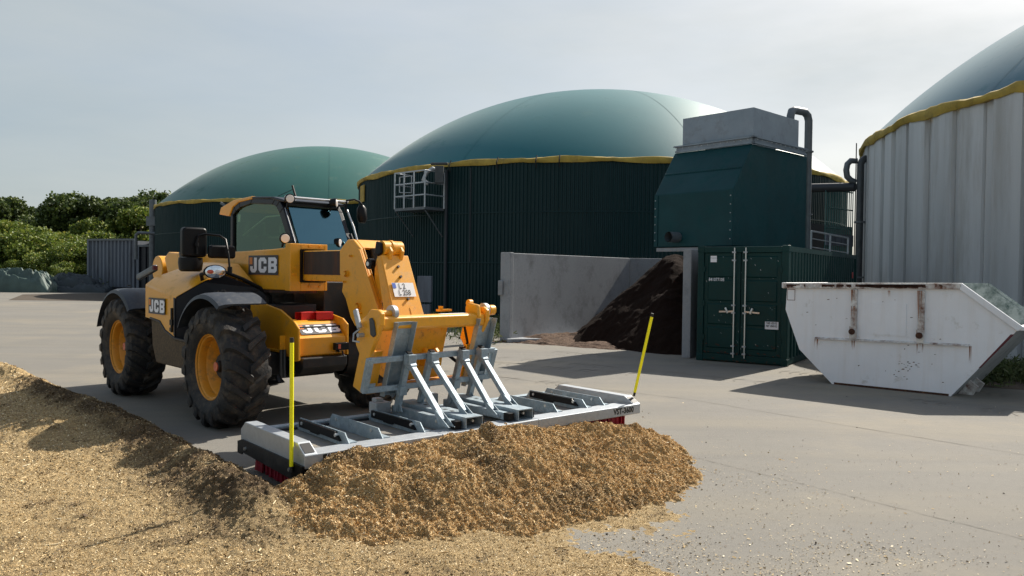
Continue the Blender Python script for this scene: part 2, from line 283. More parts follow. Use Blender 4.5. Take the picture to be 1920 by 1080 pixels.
def text_mesh(name, s, size, m, bold=.0, sx=1.):
    cu = bpy.data.curves.new(name, 'FONT'); cu.body = s; cu.size = size; cu.offset = bold; cu.align_x = 'CENTER'; cu.align_y = 'CENTER'; cu.resolution_u = 2
    o = bpy.data.objects.new('tmp', cu); C.objects.link(o); bpy.context.view_layer.update()
    me = bpy.data.meshes.new_from_object(o.evaluated_get(bpy.context.evaluated_depsgraph_get())); bpy.data.objects.remove(o)
    for v in me.vertices: v.co.x *= sx
    me.materials.clear(); me.materials.append(M[m]); me.name = name
    return me
def frame_mat(o, u, v):   # matrix with x along u, y along v, z = normal
    u = Vector(u).normalized(); v = Vector(v); v = (v - u * v.dot(u)).normalized(); n = u.cross(v)
    return Matrix.Translation(o) @ Matrix((u, v, n)).transposed().to_4x4()
def put_text(s, size, o, u, v, parent, m='ink', bold=0., sx=1., name='lettering'):
    ob = link(name, text_mesh(name, s, size, m, bold, sx), parent); ob.matrix_local = frame_mat(o, u, v); return ob

# sweeper / vehicle frames
VQ = (-2.328, 8.635, -.7915)
def v2w(x, y, z=0, q=VQ): c, s = math.cos(q[2]), math.sin(q[2]); return (q[0] + c * x - s * y, q[1] + s * x + c * y, z)
SWO = v2w(3.0, .12); SWA = -.8625
def s2w(x, y, z=0): return v2w(x, y, z, (SWO[0], SWO[1], SWA))

# ================================================================== SETTING
terr = MB().box(-900, 900, -200, 1500, -1.0, -.012)
part('terrain', terr, 'terrain', None, kind='structure')
pv = MB().add([(-120, -30, 0), (60, -30, 0), (60, 23, 0), (9.5, 24, 0), (3.5, 25.2, 0), (-1, 23, 0), (-3.4, 27.2, 0), (-6, 36, 0), (-14, 62, 0), (-60, 58, 0), (-120, 56, 0)], [tuple(range(11))])
part('yard_pavement', pv, 'asphalt', None, kind='structure')
def seam(pts, w_):
    V = []; rg = random.Random(3)
    n = 60; P = []
    for i in range(n + 1):
        t = i / n; k = t * (len(pts) - 1); a = min(int(k), len(pts) - 2); q = k - a
        P.append((pts[a][0] * (1 - q) + pts[a + 1][0] * q + rg.uniform(-.012, .012), pts[a][1] * (1 - q) + pts[a + 1][1] * q + rg.uniform(-.012, .012)))
    for x, y in P:
        ww = w_ * rg.uniform(.3, 1.2); V += [(x, y - ww, .004), (x, y + ww, .004)]
    mb = MB().add(V, [(2 * i, 2 * i + 2, 2 * i + 3, 2 * i + 1) for i in range(n)])
    part('pavement_seam', mb, 'seam', None, kind='structure')
seam([(1.55, 6.95), (3.4, 4.55)], .006); seam([(-.5, 12.2), (2.38, 9.99), (5.4, 6.3)], .009); seam([(-1.0, 12.0), (-4, 15.5), (-9, 21)], .012); seam([(0.9, 15.5), (2.5, 13), (9, 7)], .008)
# dusty tyre tracks left on the pavement (thin tread prints)
rg = random.Random(12)
for (x0, y0, x1, y1, bow) in ((-.2, 14.8, 7.5, 7.6, .5), (.9, 16.0, 8.6, 8.6, .5), (-9, 20, 1.0, 11.2, -.8), (-7.6, 21, 2.2, 12.4, -.8)):
    tm = MB(); L_ = math.hypot(x1 - x0, y1 - y0); n = int(L_ / .17); dx, dy = (x1 - x0) / L_, (y1 - y0) / L_
    for i in range(n):
        t = i / n; b_ = bow * math.sin(math.pi * t); cx_, cy_ = x0 + dx * L_ * t - dy * b_, y0 + dy * L_ * t + dx * b_
        if rg.random() < .25 or math.sin(t * 9 + bow * 5) > .75: continue
        for s_ in (-1, 1):
            P = [(cx_ - dy * s_ * a + dx * (c + .10 * a / .2), cy_ + dx * s_ * a + dy * (c + .10 * a / .2), .0045) for a, c in ((.02, 0), (.19 * rg.uniform(.6, 1), 0), (.19, .035), (.02, .04))]
            tm.add(P, [(0, 1, 2, 3)])
    part('tyre_track', tm, 'track', None, kind='structure')
# darker brown strip of ground by the far containers
g = MB().add([(-29, 45.5, .006), (-24.6, 37.5, .006), (-17.5, 38, .006), (-18, 50, .006), (-26, 50.5, .006)], [(0, 1, 2, 3, 4)])
part('ground_patch', g, 'dirt', None, kind='structure')

# ================================================================== TANKS
def tank(name, c, rad, zr, hd, domem, label, wallm='clad', sheet_n=64, face=(0, 0), dome_label=None):
    t = thing(name, label, 'tank', (c[0], c[1], 0))
    # dome: spherical cap from the rim
    Rs = (rad * rad + hd * hd) / (2 * hd); zc = zr + hd - Rs; am = math.asin(rad / Rs)
    pr = []
    for i in range(41):
        a = am * i / 40; pr.append((zc + Rs * math.cos(a), max(1e-3, Rs * math.sin(a))))
    pr = [(z, r) for z, r in pr][::-1]
    mb = MB().lathe(pr, 128, 'Z'); part('dome', mb, domem, t, smooth=60)
    # weld seams of the membrane: thin proud ribs every 15 degrees
    sm = MB()
    for k in range(8):
        q = 2 * math.pi * (k + .3) / 8; V = []
        for i in range(0, 41):
            a = am * i / 40; r_ = Rs * math.sin(a) + .006; z_ = zc + Rs * math.cos(a) + .006
            for dd in (-.012, .012):
                V.append((r_ * math.cos(q) - dd * math.sin(q), r_ * math.sin(q) + dd * math.cos(q), z_))
        sm.add(V, [(2 * i, 2 * i + 1, 2 * i + 3, 2 * i + 2) for i in range(40)])
    part('membrane_seam', sm, domem, t, smooth=60)
    # yellow hem band round the rim, sagging and creased
    rg = np.random.default_rng(int(rad * 100 + c[0])); n = 360; V = []; prof = [(-.05, -.11), (.05, -.12), (.08, -.06), (.075, .03), (.03, .07), (-.06, .08)]; W3 = 1.2 if c[0] > 15 else .55; prof = [(a, b * (1.15 if c[0] > 15 else 1)) for a, b in prof]
    ph = rg.random(6) * 6
    for k in range(n):
        q = 2 * math.pi * k / n; sag = W3 * (.02 * math.sin(7 * q + ph[0]) + .018 * math.sin(19 * q + ph[1]) + .014 * math.sin(43 * q + ph[2]) + rg.normal() * .010)
        for i, (dr, dz) in enumerate(prof):
            rr = rad + dr + .02 * math.sin(31 * q + ph[3] + i) + rg.normal() * .005; V.append((rr * math.cos(q), rr * math.sin(q), zr + dz * (1 + .25 * math.sin(23 * q + ph[4])) + sag))
    m_ = len(prof); F = [(k * m_ + i, ((k + 1) % n) * m_ + i, ((k + 1) % n) * m_ + i + 1, k * m_ + i + 1) for k in range(n) for i in range(m_ - 1)]
    part('hem_band', MB().add(V, F), 'band', t, smooth=50)
    return t
def cladding(t, rad, z0, z1, n=64, ribs=8, m='clad'):
    # one shared sheet mesh with real trapezoid ribs
    da = 2 * math.pi / n; prof = []
    for k in range(ribs):
        for (f, d) in ((0, 0), (.30, 0), (.42, -.035), (.88, -.035)): prof.append(((k + f) / ribs * da * .998, d))
    prof.append((da * .998, 0)); V = []
    for a, d in prof: V += [((rad + d) * math.cos(a), (rad + d) * math.sin(a), z0), ((rad + d) * math.cos(a), (rad + d) * math.sin(a), z1)]
    me = MB().add(V, [(2 * i, 2 * i + 2, 2 * i + 3, 2 * i + 1) for i in range(len(prof) - 1)]).mesh('cladding_sheet', M[m])
    for k in range(n): link('cladding_sheet', me, t, rz=k * da)
    core = MB().lathe([(z0, rad - .08), (z1 - .05, rad - .08)], 64, 'Z'); part('inner_wall', core, 'black', t)
    for z in (.12, 1.95, 3.7):   # base trim and two rows of screw line rails
        part('flashing', MB().lathe([(z, rad + .012), (z + .02, rad + .016), (z + .04, rad + .012)], 128, 'Z'), 'clad', t)
T1 = (3.9, 36.8); t1 = tank('digester_tank', T1, 11.07, 5.5, 4.50, 'dome', 'large green domed tank with a railed cage on its ribbed wall, in the middle'); cladding(t1, 11.07, 0, 5.45)
T2 = (-12.7, 53.1); t2 = tank('digester_tank', T2, 10.9, 5.5, 4.5, 'dome2', 'smaller looking, farthest green domed tank rising behind the telehandler cab'); cladding(t2, 10.9, 0, 5.45)
T3 = (21.1, 19.0); t3 = tank('digester_tank', T3, 11.4, 5.5, 4.9, 'dome3', 'pale concrete domed tank with wide upright panels at the right edge')
# concrete panels of tank 3 (only the part of the ring the yard can see)
rg = random.Random(5); a = R(112); narrow = False
while a < R(262):
    narrow = not narrow if rg.random() < .8 else narrow; wd = rg.choice([.9, 1.2, 1.5]) if narrow else rg.choice([2.2, 2.8, 3.4, 4.2]); off = -.06 if narrow else rg.choice([.02, .05, .08]); a2 = a + R(wd) * .98
    rr = 11.36 + off; V = []
    for i in range(4):
        q = a + (a2 - a) * i / 3; dd = 0
        for r_, z in ((rr, 0), (rr, 5.45), (11.1, 0), (11.1, 5.45)): V.append((r_ * math.cos(q), r_ * math.sin(q), z))
    F = []
    for i in range(3):
        b = 4 * i; F += [(b, b + 4, b + 5, b + 1), (b + 2, b + 3, b + 7, b + 6), (b + 1, b + 5, b + 7, b + 3), (b, b + 2, b + 6, b + 4)]
    F += [(0, 1, 3, 2), (12, 14, 15, 13)]
    part('wall_panel', MB().add(V, F), 'concv', t3); a = a + R(wd)
part('inner_wall', MB().lathe([(0, 11.08), (5.4, 11.08)], 96, 'Z'), 'conc', t3)
for q in (R(148.0), R(156)):
    part('strap', MB().tube([(11.56 * math.cos(q), 11.56 * math.sin(q), .0), (11.56 * math.cos(q), 11.56 * math.sin(q), 5.75)], .018, 6), 'ink', t3)
# tank 1: down pipe, ply patch, clamps
def on_t1(px_ratio):
    k = px_ratio; A = 1 + k * k; B = -2 * (T1[0] * k + T1[1]); Cc = T1[0] ** 2 + T1[1] ** 2 - 11.12 ** 2
    y = (-B - math.sqrt(B * B - 4 * A * Cc)) / 2 / A; return (k * y - T1[0], y - T1[1])
x, y = on_t1(-.0868); part('down_pipe', MB().tube([(x, y, 0), (x, y, 5.3)], .06, 10), 'contdark', t1)
x, y = on_t1(-.0555); part('down_pipe', MB().tube([(x, y, 2), (x, y, 5.3)], .02, 8), 'contdark', t1)
th = math.atan2(*reversed(on_t1(-.196))); r_ = 11.1
V = [(r_ * math.cos(th + d), r_ * math.sin(th + d), z) for d in (-.035, .035) for z in (4.55, 5.25)]; V += [((r_ + .04) * math.cos(th + d), (r_ + .04) * math.sin(th + d), z) for d in (-.035, .035) for z in (4.55, 5.25)]
part('wood_patch', MB().hexa([V[0], V[2], V[6], V[4], V[1], V[3], V[7], V[5]]), 'band', t1)
for k in (-.081, -.02, .03, .06):
    x, y = on_t1(k); part('cable', MB().tube([(x * 1.004, y * 1.004, 5.2), (x * 1.012, y * 1.012, 5.42), (x * 1.0, y * 1.0, 5.62)], .02, 6), 'ink', t1)
# cage on tank 1
cg = thing('maintenance_cage', 'small galvanised railed cage bracketed high on the middle tank wall', 'platform', (0, 0, 0))
nn = Vector((-.67, -.75, 0)).normalized(); tt = Vector((.75, -.67, 0)).normalized(); P0 = Vector((-3.1, 27, 0))
def cp(a, b, z): return P0 - nn * b - tt * a + Vector((0, 0, z))
W_, D_ = 1.64, .92
part('floor_plate', MB().hexa([cp(0, 0, 3.83), cp(W_, 0, 3.83), cp(W_, D_, 3.83), cp(0, D_, 3.83), cp(0, 0, 3.93), cp(W_, 0, 3.93), cp(W_, D_, 3.93), cp(0, D_, 3.93)]), 'pipeg', cg)
for a, b in ((0, 0), (W_, 0), (W_, D_), (0, D_), (W_ * .36, 0), (W_ * .68, 0)):
    part('post', MB().beam(cp(a, b, 3.9), cp(a, b, 5.2), .05, .05, (1, 0, 0)), 'galvd', cg)
for z in (4.35, 4.78, 5.2):
    part('rail', MB().tube([cp(W_, D_, z), cp(W_, 0, z), cp(0, 0, z), cp(0, D_, z)], .022, 6), 'galvd', cg)
part('brace', MB().tube([cp(.05, .05, 3.83), cp(.05, .9, 2.9)], .025, 6), 'pipeg', cg)
part('brace', MB().tube([cp(W_, .05, 3.83), cp(W_, .95, 2.9)], .025, 6), 'pipeg', cg)
part('gate_loop', MB().tube([cp(W_ * .85, .02, 4.5), cp(W_ * .85, .02, 5.05), cp(W_ * .45, .02, 5.05), cp(W_ * .45, .02, 4.45), cp(W_ * .85, .02, 4.5)], .018, 6), 'galvd', cg)
part('valve_pipe', MB().tube([cp(-.1, .7, 5.2), cp(.05, .4, 5.3), cp(.2, .25, 5.15), cp(.3, .2, 4.9), cp(.15, .3, 4.75)], .07, 10), 'galvd', cg, smooth=40)
part('valve_body', MB().box(-2.75, -2.45, 26.95, 27.2, 4.75, 5.35).tube([(-2.9, 27, 5.42), (-2.3, 26.9, 5.42)], .05), 'pipe', cg, bevel=.02)
# grey cabinets at the tank foot
for z0, z1, dx in ((.68, 1.50, 0), (0, .62, -.04)):
    cb = MB().box(-2.95 + dx, -2.52 + dx, 23.9, 24.4, z0, z1)
    part('utility_cabinet', cb, 'contgrey', None, bevel=.015, label='upper grey box of the pair standing before the ribbed tank behind the boom' if z0 > .5 else 'lower grey box of the pair standing before the ribbed tank behind the boom', cat='cabinet', group='grey boxes behind the telehandler boom')

# ================================================================== BAY
def wall(name, p0, p1, th_, h, label, m='conc', end=None):
    t = thing(name, label, 'wall', (p0[0], p0[1], 0)); d = Vector((p1[0] - p0[0], p1[1] - p0[1], 0)); L_ = d.length; d.normalize(); n_ = Vector((d.y, -d.x, 0)) * th_
    k = 1
    for i in range(k):
        a = d * (L_ * i / k + (.006 if i else 0)); b = d * (L_ * (i + 1) / k)
        part('wall_slab', MB().hexa([a, b, b + n_, a + n_] + [p + Vector((0, 0, h)) for p in (a, b, b + n_, a + n_)]), m, t, bevel=.012)
    return t, d, n_
WL, WD, WN = wall('bay_wall', (.03, 18.15), (3.38, 22.2), -.22, 2.10, 'left concrete wall of the storage bay, facing the dark heap')
part('foot_slab', MB().hexa([Vector(p) for p in ((-.12, -.28, 0), (1.35, .10, 0), (3.2, 4.1, 0), (-.25, .25, 0), (-.12, -.28, .09), (1.35, .10, .09), (3.2, 4.1, .09), (-.25, .25, .09))]), 'conc', WL, bevel=.02)
part('end_post', MB().hexa([WD * a + WN * b + Vector((0, 0, z)) for z in (0, 2.115) for a, b in ((-.13, -.05), (-.004, -.05), (-.004, 1.35), (-.13, 1.35))]), 'conc', WL, bevel=.015)
part('bracket', MB().box(-.36, -.25, -.02, .12, 1.1, 1.45), 'conc', WL, bevel=.02)
wall('bay_wall', (3.40, 22.22), (8.0, 22.7), -.2, 2.10, 'short back wall of the concrete storage bay, behind the top of the heap')
wall('bay_wall', (3.36, 15.12), (6.9, 20.8), .17, 2.14, 'right concrete wall of the bay, seen end on beside the green container')

# heaps
def heap(name, c, rx, ry, h, rz, m, label, cat, n=110, seed=1, rough=.05, pw=1.0, kind=None):
    u, v = np.meshgrid(np.linspace(-1.15, 1.15, n), np.linspace(-1.15, 1.15, n), indexing='ij')
    r = np.sqrt(u * u + v * v); ang = np.arctan2(v, u); rr = r * (1 + .10 * np.sin(3 * ang + seed) + .06 * np.sin(5 * ang + 2 * seed))
    z = h * np.clip(1 - rr, -.2, 1) ** 1 if pw == 1 else h * (np.sign(1 - rr) * np.abs(1 - rr) ** pw)
    x = u * rx; y = v * ry; z = np.where(rr < .12, h * (1 - .12) + (z - h * .88) * .55, z)
    z = z + fbm(x, y, .7, seed, 6, .6) * rough * 2 + fbm(x, y, .09, seed + 9, 2) * rough * .7 - .02
    me = grid_mesh(name, x, y, np.maximum(z, -.05), M[m], False)
    return link(name, me, None, kind, label, cat, None, (c[0], c[1], 0), rz)
heap('compost_heap', (4.0, 18.95), 2.6, 2.9, 2.28, R(-32), 'compost', 'tall dark brown compost heap piled in the concrete bay', 'heap', 150, 2, .05)
heap('compost_spill', (1.55, 18.6), 1.9, .62, .26, R(18), 'compost2', 'low brown spill of compost at the foot of the bay wall', 'heap', 90, 4, .045)
heap('compost_spill', (1.6, 17.5), 3.0, .75, .10, R(-25), 'compost2', 'thin brown scatter of compost on the pavement before the bay', 'heap', 110, 6, .05)

# ================================================================== HOPPER
hp_ = thing('feed_hopper', 'tall dark green hopper with slanted front and grey open box on top', 'hopper', (0, 0, 0))
E1 = Vector((.735, .678, 0)); E2 = Vector((-.678, .735, 0)); H0 = Vector((4.57, 16.0, 0))
def hq(a, b, z): return H0 + E1 * a + E2 * b + Vector((0, 0, z))
body = MB(); pts = [(0, 2.25), (0, 3.43), (.733, 4.46), (3.2, 4.46), (3.2, 2.25)]
body.add([hq(a, 0, z) for a, z in pts] + [hq(a, 2.0, z) for a, z in pts], [(0, 1, 2, 3, 4), (9, 8, 7, 6, 5)] + [(i, 5 + i, 5 + (i + 1) % 5, (i + 1) % 5) for i in range(5)])
part('hopper_body', body, 'hopper', hp_, bevel=.02)
fl = MB()
for a, b, z0, z1 in ((-.02, 0, 2.26, 3.42), (-.02, 1.9, 2.26, 3.42)):
    fl.hexa([hq(-.018, b, z0), hq(-.001, b, z0), hq(-.001, b + .09, z0), hq(-.018, b + .09, z0), hq(-.018, b, z1), hq(-.001, b, z1), hq(-.001, b + .09, z1), hq(-.018, b + .09, z1)])
part('edge_flange', fl, 'hopper', hp_)
part('fold_strip', MB().hexa([hq(.33, .02, 3.91), hq(.36, .02, 3.91), hq(.36, 1.98, 3.91), hq(.33, 1.98, 3.91), hq(.335, .02, 3.935), hq(.37, .02, 3.95), hq(.37, 1.98, 3.95), hq(.335, 1.98, 3.935)]), 'hopper', hp_)
bx = MB()
zb, zt = 4.64, 5.24
for (a0, a1, b0, b1) in ((.76, .80, .0, 1.80), (2.72, 2.76, .0, 1.80), (.802, 2.718, .0, .04), (.802, 2.718, 1.76, 1.80)):
    bx.hexa([hq(a0, b0, zb), hq(a1, b0, zb), hq(a1, b1, zb), hq(a0, b1, zb), hq(a0, b0, zt), hq(a1, b0, zt), hq(a1, b1, zt), hq(a0, b1, zt)])
part('top_box', bx, 'greybox', hp_)
for z, a0, a1, b0, b1 in ((4.462, .68, .74, -.06, 1.95), (4.462, .68, 3.05, -.06, -.0)):
    part('frame_beam', MB().hexa([hq(a0, b0, z), hq(a1, b0, z), hq(a1, b1, z), hq(a0, b1, z), hq(a0, b0, z + .04), hq(a1, b0, z + .04), hq(a1, b1, z + .04), hq(a0, b1, z + .04)])
         .hexa([hq(a0 - .03, b0 - .03, z + .12), hq(a1 + .03, b0 - .03, z + .12), hq(a1 + .03, b1 + .03, z + .12), hq(a0 - .03, b1 + .03, z + .12), hq(a0 - .03, b0 - .03, z + .15), hq(a1 + .03, b0 - .03, z + .15), hq(a1 + .03, b1 + .03, z + .15), hq(a0 - .03, b1 + .03, z + .15)])
         .hexa([hq(a0 + .02, b0 + .02, z + .04), hq(a1 - .02, b0 + .02, z + .04), hq(a1 - .02, b1 - .02, z + .04), hq(a0 + .02, b1 - .02, z + .04), hq(a0 + .02, b0 + .02, z + .12), hq(a1 - .02, b0 + .02, z + .12), hq(a1 - .02, b1 - .02, z + .12), hq(a0 + .02, b1 - .02, z + .12)]), 'greybox', hp_)
bt = MB()
for k in range(12):
    p = hq(.64, .05 + k * .165, 4.54); bt.tube([p, p - E1 * .02], .012, 6)
    p = hq(.75 + k * .2, -.10, 4.54); bt.tube([p, p - E2 * .02], .012, 6)
for b in (.04, 1.96):
    for k in range(6): p = hq(-.018, b, 2.4 + k * .18); bt.tube([p, p - E1 * .012], .012, 6)
part('bolts', bt, 'galvd', hp_, kind='stuff')
sp = hq(0, 1.35, 2.46)
part('outlet_pipe', MB().tube([sp, sp - E1 * .30 + E2 * .04], .115, 20, False).tube([sp, sp - E1 * .30 + E2 * .04], .10, 20, False), 'pipeg', hp_, smooth=40)
part('outlet_dark', MB().tube([sp - E1 * .02, sp - E1 * .10], .098, 20), 'ink', hp_)
for a, b in ((2.9, .1), (2.9, 1.9), (1.2, .1)):
    p = hq(a, b, 0); part('leg', MB().box(p.x - .07, p.x + .07, p.y - .07, p.y + .07, 0, 2.249), 'contdark', hp_)
fr = MB().beam(hq(.02, 1.9, 2.19), hq(.02, -.0, 2.19), .12, .08)
part('support_beam', fr, 'conc', hp_)
# riser pipes
rp = thing('riser_pipe', 'tall grey pipe beside the hopper with a bend at its top', 'pipe', (7.05, 18.45, 0))
part('pipe_run', MB().tube([(0, 0, 0), (0, 0, 5.35), (-.04, -.03, 5.47), (-.14, -.10, 5.54), (-.46, -.30, 5.54), (-.54, -.36, 5.50), (-.58, -.40, 5.38), (-.58, -.40, 5.1)], .09, 14), 'pipeg', rp, smooth=40)
for z in (1.5, 3.1, 4.6): part('flange', MB().tube([(0, 0, z), (0, 0, z + .03)], .125, 16), 'pipeg', rp)
rp2 = thing('riser_pipe', 'dark looping pipe rising in front of the pale concrete tank', 'pipe', (10.05, 22.3, 0))
part('pipe_run', MB().tube([(0, 0, 0), (0, 0, 4.9), (.04, 0, 5.0), (.12, 0, 5.06), (.30, .1, 5.08)], .10, 14), 'pipe', rp2, smooth=40)
part('loop_pipe', MB().tube([(-.05, .15, 5.02), (-.22, .15, 5.02), (-.32, .15, 4.92), (-.35, .15, 4.75), (-.32, .15, 4.56), (-.22, .15, 4.46), (-.08, .15, 4.40)], .085, 12), 'pipeg', rp2, smooth=40)
part('cross_pipe', MB().tube([(-1.7, 1.6, 4.35), (-.1, .1, 4.25)], .13, 12), 'contdark', rp2, smooth=40)
for z in (1.6, 3.2): part('clamp', MB().tube([(0, 0, z), (0, 0, z + .05)], .15, 14).beam((0, 0, z + .02), (.5, .1, z + .02), .04, .04), 'pipeg', rp2)
# platform with handrail and fence panel between hopper and tank
pf = thing('handrail', 'short galvanised handrail on the platform behind the green container', 'railing', (0, 0, 0))
r0 = Vector((8.0, 20.6, 0)); r1 = Vector((9.6, 22.0, 0))
for z in (2.75, 2.55, 2.32, 2.1):
    part('rail', MB().tube([r0 + Vector((0, 0, z + .1)), r1 + Vector((0, 0, z))], .025 if z > 2.6 else .015, 8), 'galvd', pf)
for f in (0, .5, 1.):
    p = r0.lerp(r1, f); part('post', MB().tube([(p.x, p.y, 0), (p.x, p.y, 2.84 - .1 * f)], .028, 8), 'galvd', pf)
fn = thing('fence_panel', 'green bar mesh fence panel between hopper and concrete tank', 'fence', (0, 0, 0))
f0 = Vector((9.3, 22.9, 0)); f1 = Vector((10.6, 24.0, 0))
for k in range(15):
    p = f0.lerp(f1, k / 14); part('bar', MB().tube([(p.x, p.y, 0), (p.x, p.y, 4.3)], .016, 5), 'fence', fn)
for z in (.6, 1.5, 2.3, 3.1, 3.7, 4.25): part('rail', MB().tube([(f0.x, f0.y, z), (f1.x, f1.y, z)], .02, 5), 'fence', fn)
part('kick_plate', MB().beam((f0.x, f0.y - .05, 2.75), (f1.x, f1.y - .05, 2.75), .03, .35), 'contgrey', fn)
part('wall_slab', MB().hexa([Vector(p) for p in ((8.6, 24.6, 0), (12, 27.2, 0), (12, 27.4, 0), (8.6, 24.8, 0), (8.6, 24.6, 3.4), (12, 27.2, 3.4), (12, 27.4, 3.4), (8.6, 24.8, 3.4))]), 'contdark', None, label='dark machinery wall behind the green mesh fence', cat='wall').name = 'machinery_wall'

# ================================================================== GREEN CONTAINER
ct = thing('storage_container', 'dark green storage container with two closed doors beside the bay', 'container', (4.956, 13.781, 0), math.atan2(.83, .56))
# local: x along the side (away), y to the left (door width)
CW, CL, CHh = 1.69, 6.6, 2.18
part('floor_frame', MB().box(.02, CL, .02, CW - .02, .02, .13), 'cont', ct)
for x in (0, CL - .14):
    for y in (0, CW - .12):
        part('corner_post', MB().box(x, x + .14, y, y + .12, 0, CHh), 'cont', ct, bevel=.01)
for z in (0, CHh - .12):
    for y in (-.006, CW - .125): 
        part('corner_casting', MB().box(-.008, .15, y, y + .131, z - (0 if z == 0 else -.004), z + .13), 'cont', ct, bevel=.015)
for y in (0.01, CW - .09): part('top_rail', MB().box(.141, CL - .141, y, y + .08, CHh - .10, CHh - .005), 'cont', ct)
part('header', MB().box(.005, .10, .121, CW - .121, CHh - .12, CHh - .01), 'cont', ct, bevel=.006)
part('sill', MB().box(.005, .10, .121, CW - .121, .03, .15), 'cont', ct, bevel=.006)
def corr(L_, h, z0, pitch, d):
    P = []; x = 0
    while x < L_ - pitch * .5:
        P += [(x, 0), (x + pitch * .3, 0), (x + pitch * .45, d), (x + pitch * .85, d)]; x += pitch
    P.append((min(x, L_), 0)); return P
for yy, sgn in ((.012, 1), (CW - .012, -1)):
    P = corr(CL - .30, 0, 0, .23, .045 * sgn); V = []
    for x, d in P: V += [(x + .145, yy + d, .131), (x + .145, yy + d, CHh - .10)]
    part('corrugated_side', MB().add(V, [(2 * i, 2 * i + 2, 2 * i + 3, 2 * i + 1) for i in range(len(P) - 1)]), 'cont', ct)
P = corr(CL - .05, 0, 0, .23, .03); V = []
for x, d in P: V += [(x + .02, .05, CHh - .03 + d), (x + .02, CW - .05, CHh - .03 + d)]
part('roof', MB().add(V, [(2 * i, 2 * i + 2, 2 * i + 3, 2 * i + 1) for i in range(len(P) - 1)]), 'cont', ct)
def door(y0, y1, hinge):
    d = part('door', MB().box(.03, .07, y0, y1, .155, CHh - .125), 'cont', ct, bevel=.006)
    for k in range(4):
        z0 = .26 + k * .445; z1 = z0 + .40
        # pressed panel: raised slab with slanted edges
        a, b = y0 + .07, y1 - .07
        part('pressed_panel', MB().hexa([(.03, a, z0), (.03, b, z0), (.03, b, z1), (.03, a, z1), (.012, a + .02, z0 + .02), (.012, b - .02, z0 + .02), (.012, b - .02, z1 - .02), (.012, a + .02, z1 - .02)]), 'cont', d)
    for k in range(3): part('hinge', MB().box(.0, .03, (y0 - .03 if hinge == 0 else y1 - .02), (y0 + .02 if hinge == 0 else y1 + .03), .4 + k * .65, .5 + k * .65), 'cont', d)
    return d
mid = CW / 2 + .02
d1 = door(.125, mid - .006, 0); d2 = door(mid + .006, CW - .125, 1)
for yb, sg, dd in ((mid - .105, -1, d1), (mid + .105, 1, d2)):
    part('lock_rod', MB().tube([(-.03, yb, .10), (-.03, yb, CHh - .03)], .0135, 8), 'steel', dd)
    for z in (.16, .30, .92, 1.06, 1.9, 2.05): part('rod_bracket', MB().box(-.045, .01, yb - .02, yb + .045, z, z + .03), 'galvd', dd)
    part('door_handle', MB().beam((-.045, yb, .965), (-.05, yb + sg * .27, .95), .015, .03).tube([(-.05, yb + sg * .11, .93), (-.06, yb + sg * .13, .99), (-.06, yb + sg * .15, 1.03)], .022, 8), 'steel', dd)
# writing: door plane faces -x
put_text('841077105', .085, (.008, CW - .37, 1.55), (0, -1, 0), (0, 0, 1), ct, 'letter', .001, .8)
lb = part('label_plate', MB().box(.0, .004, CW - .37, CW - .25, 1.88, 2.0), 'letter', ct)
put_text('Containex', .026, (-.004, CW - .31, 1.96), (0, -1, 0), (0, 0, 1), lb, 'ink', 0)
lb = part('label_plate', MB().box(.002, .006, .16, .40, .66, .80), 'letter', ct)
put_text('TARE  825 KG\nNET  8500 KG', .052, (-.002, .28, .745), (0, -1, 0), (0, 0, 1), lb, 'ink', .0012, .62)
lb = part('label_plate', MB().box(CL - .7, CL - .55, -.006, -.002, 1.6, 1.75), 'red', ct)

rg = random.Random(77); sc = MB()
for k in range(40):
    y, z = rg.uniform(.15, CW - .15), rg.uniform(.2, CHh - .2); a = rg.uniform(.003, .012); b = rg.uniform(.004, .02)
    sc.add([(.0105, y - a, z - b), (.0105, y + a * .4, z - b * .2), (.0105, y + a, z + b), (.0105, y - a * .2, z + b * .4)], [(0, 1, 2, 3)])
part('paint_scratches', sc, 'galvd', ct, kind='stuff')
rs = MB()
for k in range(60):
    y = rg.uniform(.1, CW - .1); z = rg.choice([.155, .16, .30, .02]) + rg.uniform(0, .05); a = rg.uniform(.006, .03)
    rs.add([(.0025, y - a, z - a * .4), (.0025, y + a, z - a * .3), (.0025, y + a * .5, z + a * .4), (.0025, y - a * .7, z + a * .3)], [(0, 1, 2, 3)])
part('rust_patches', rs, 'skiprust', ct, kind='stuff')
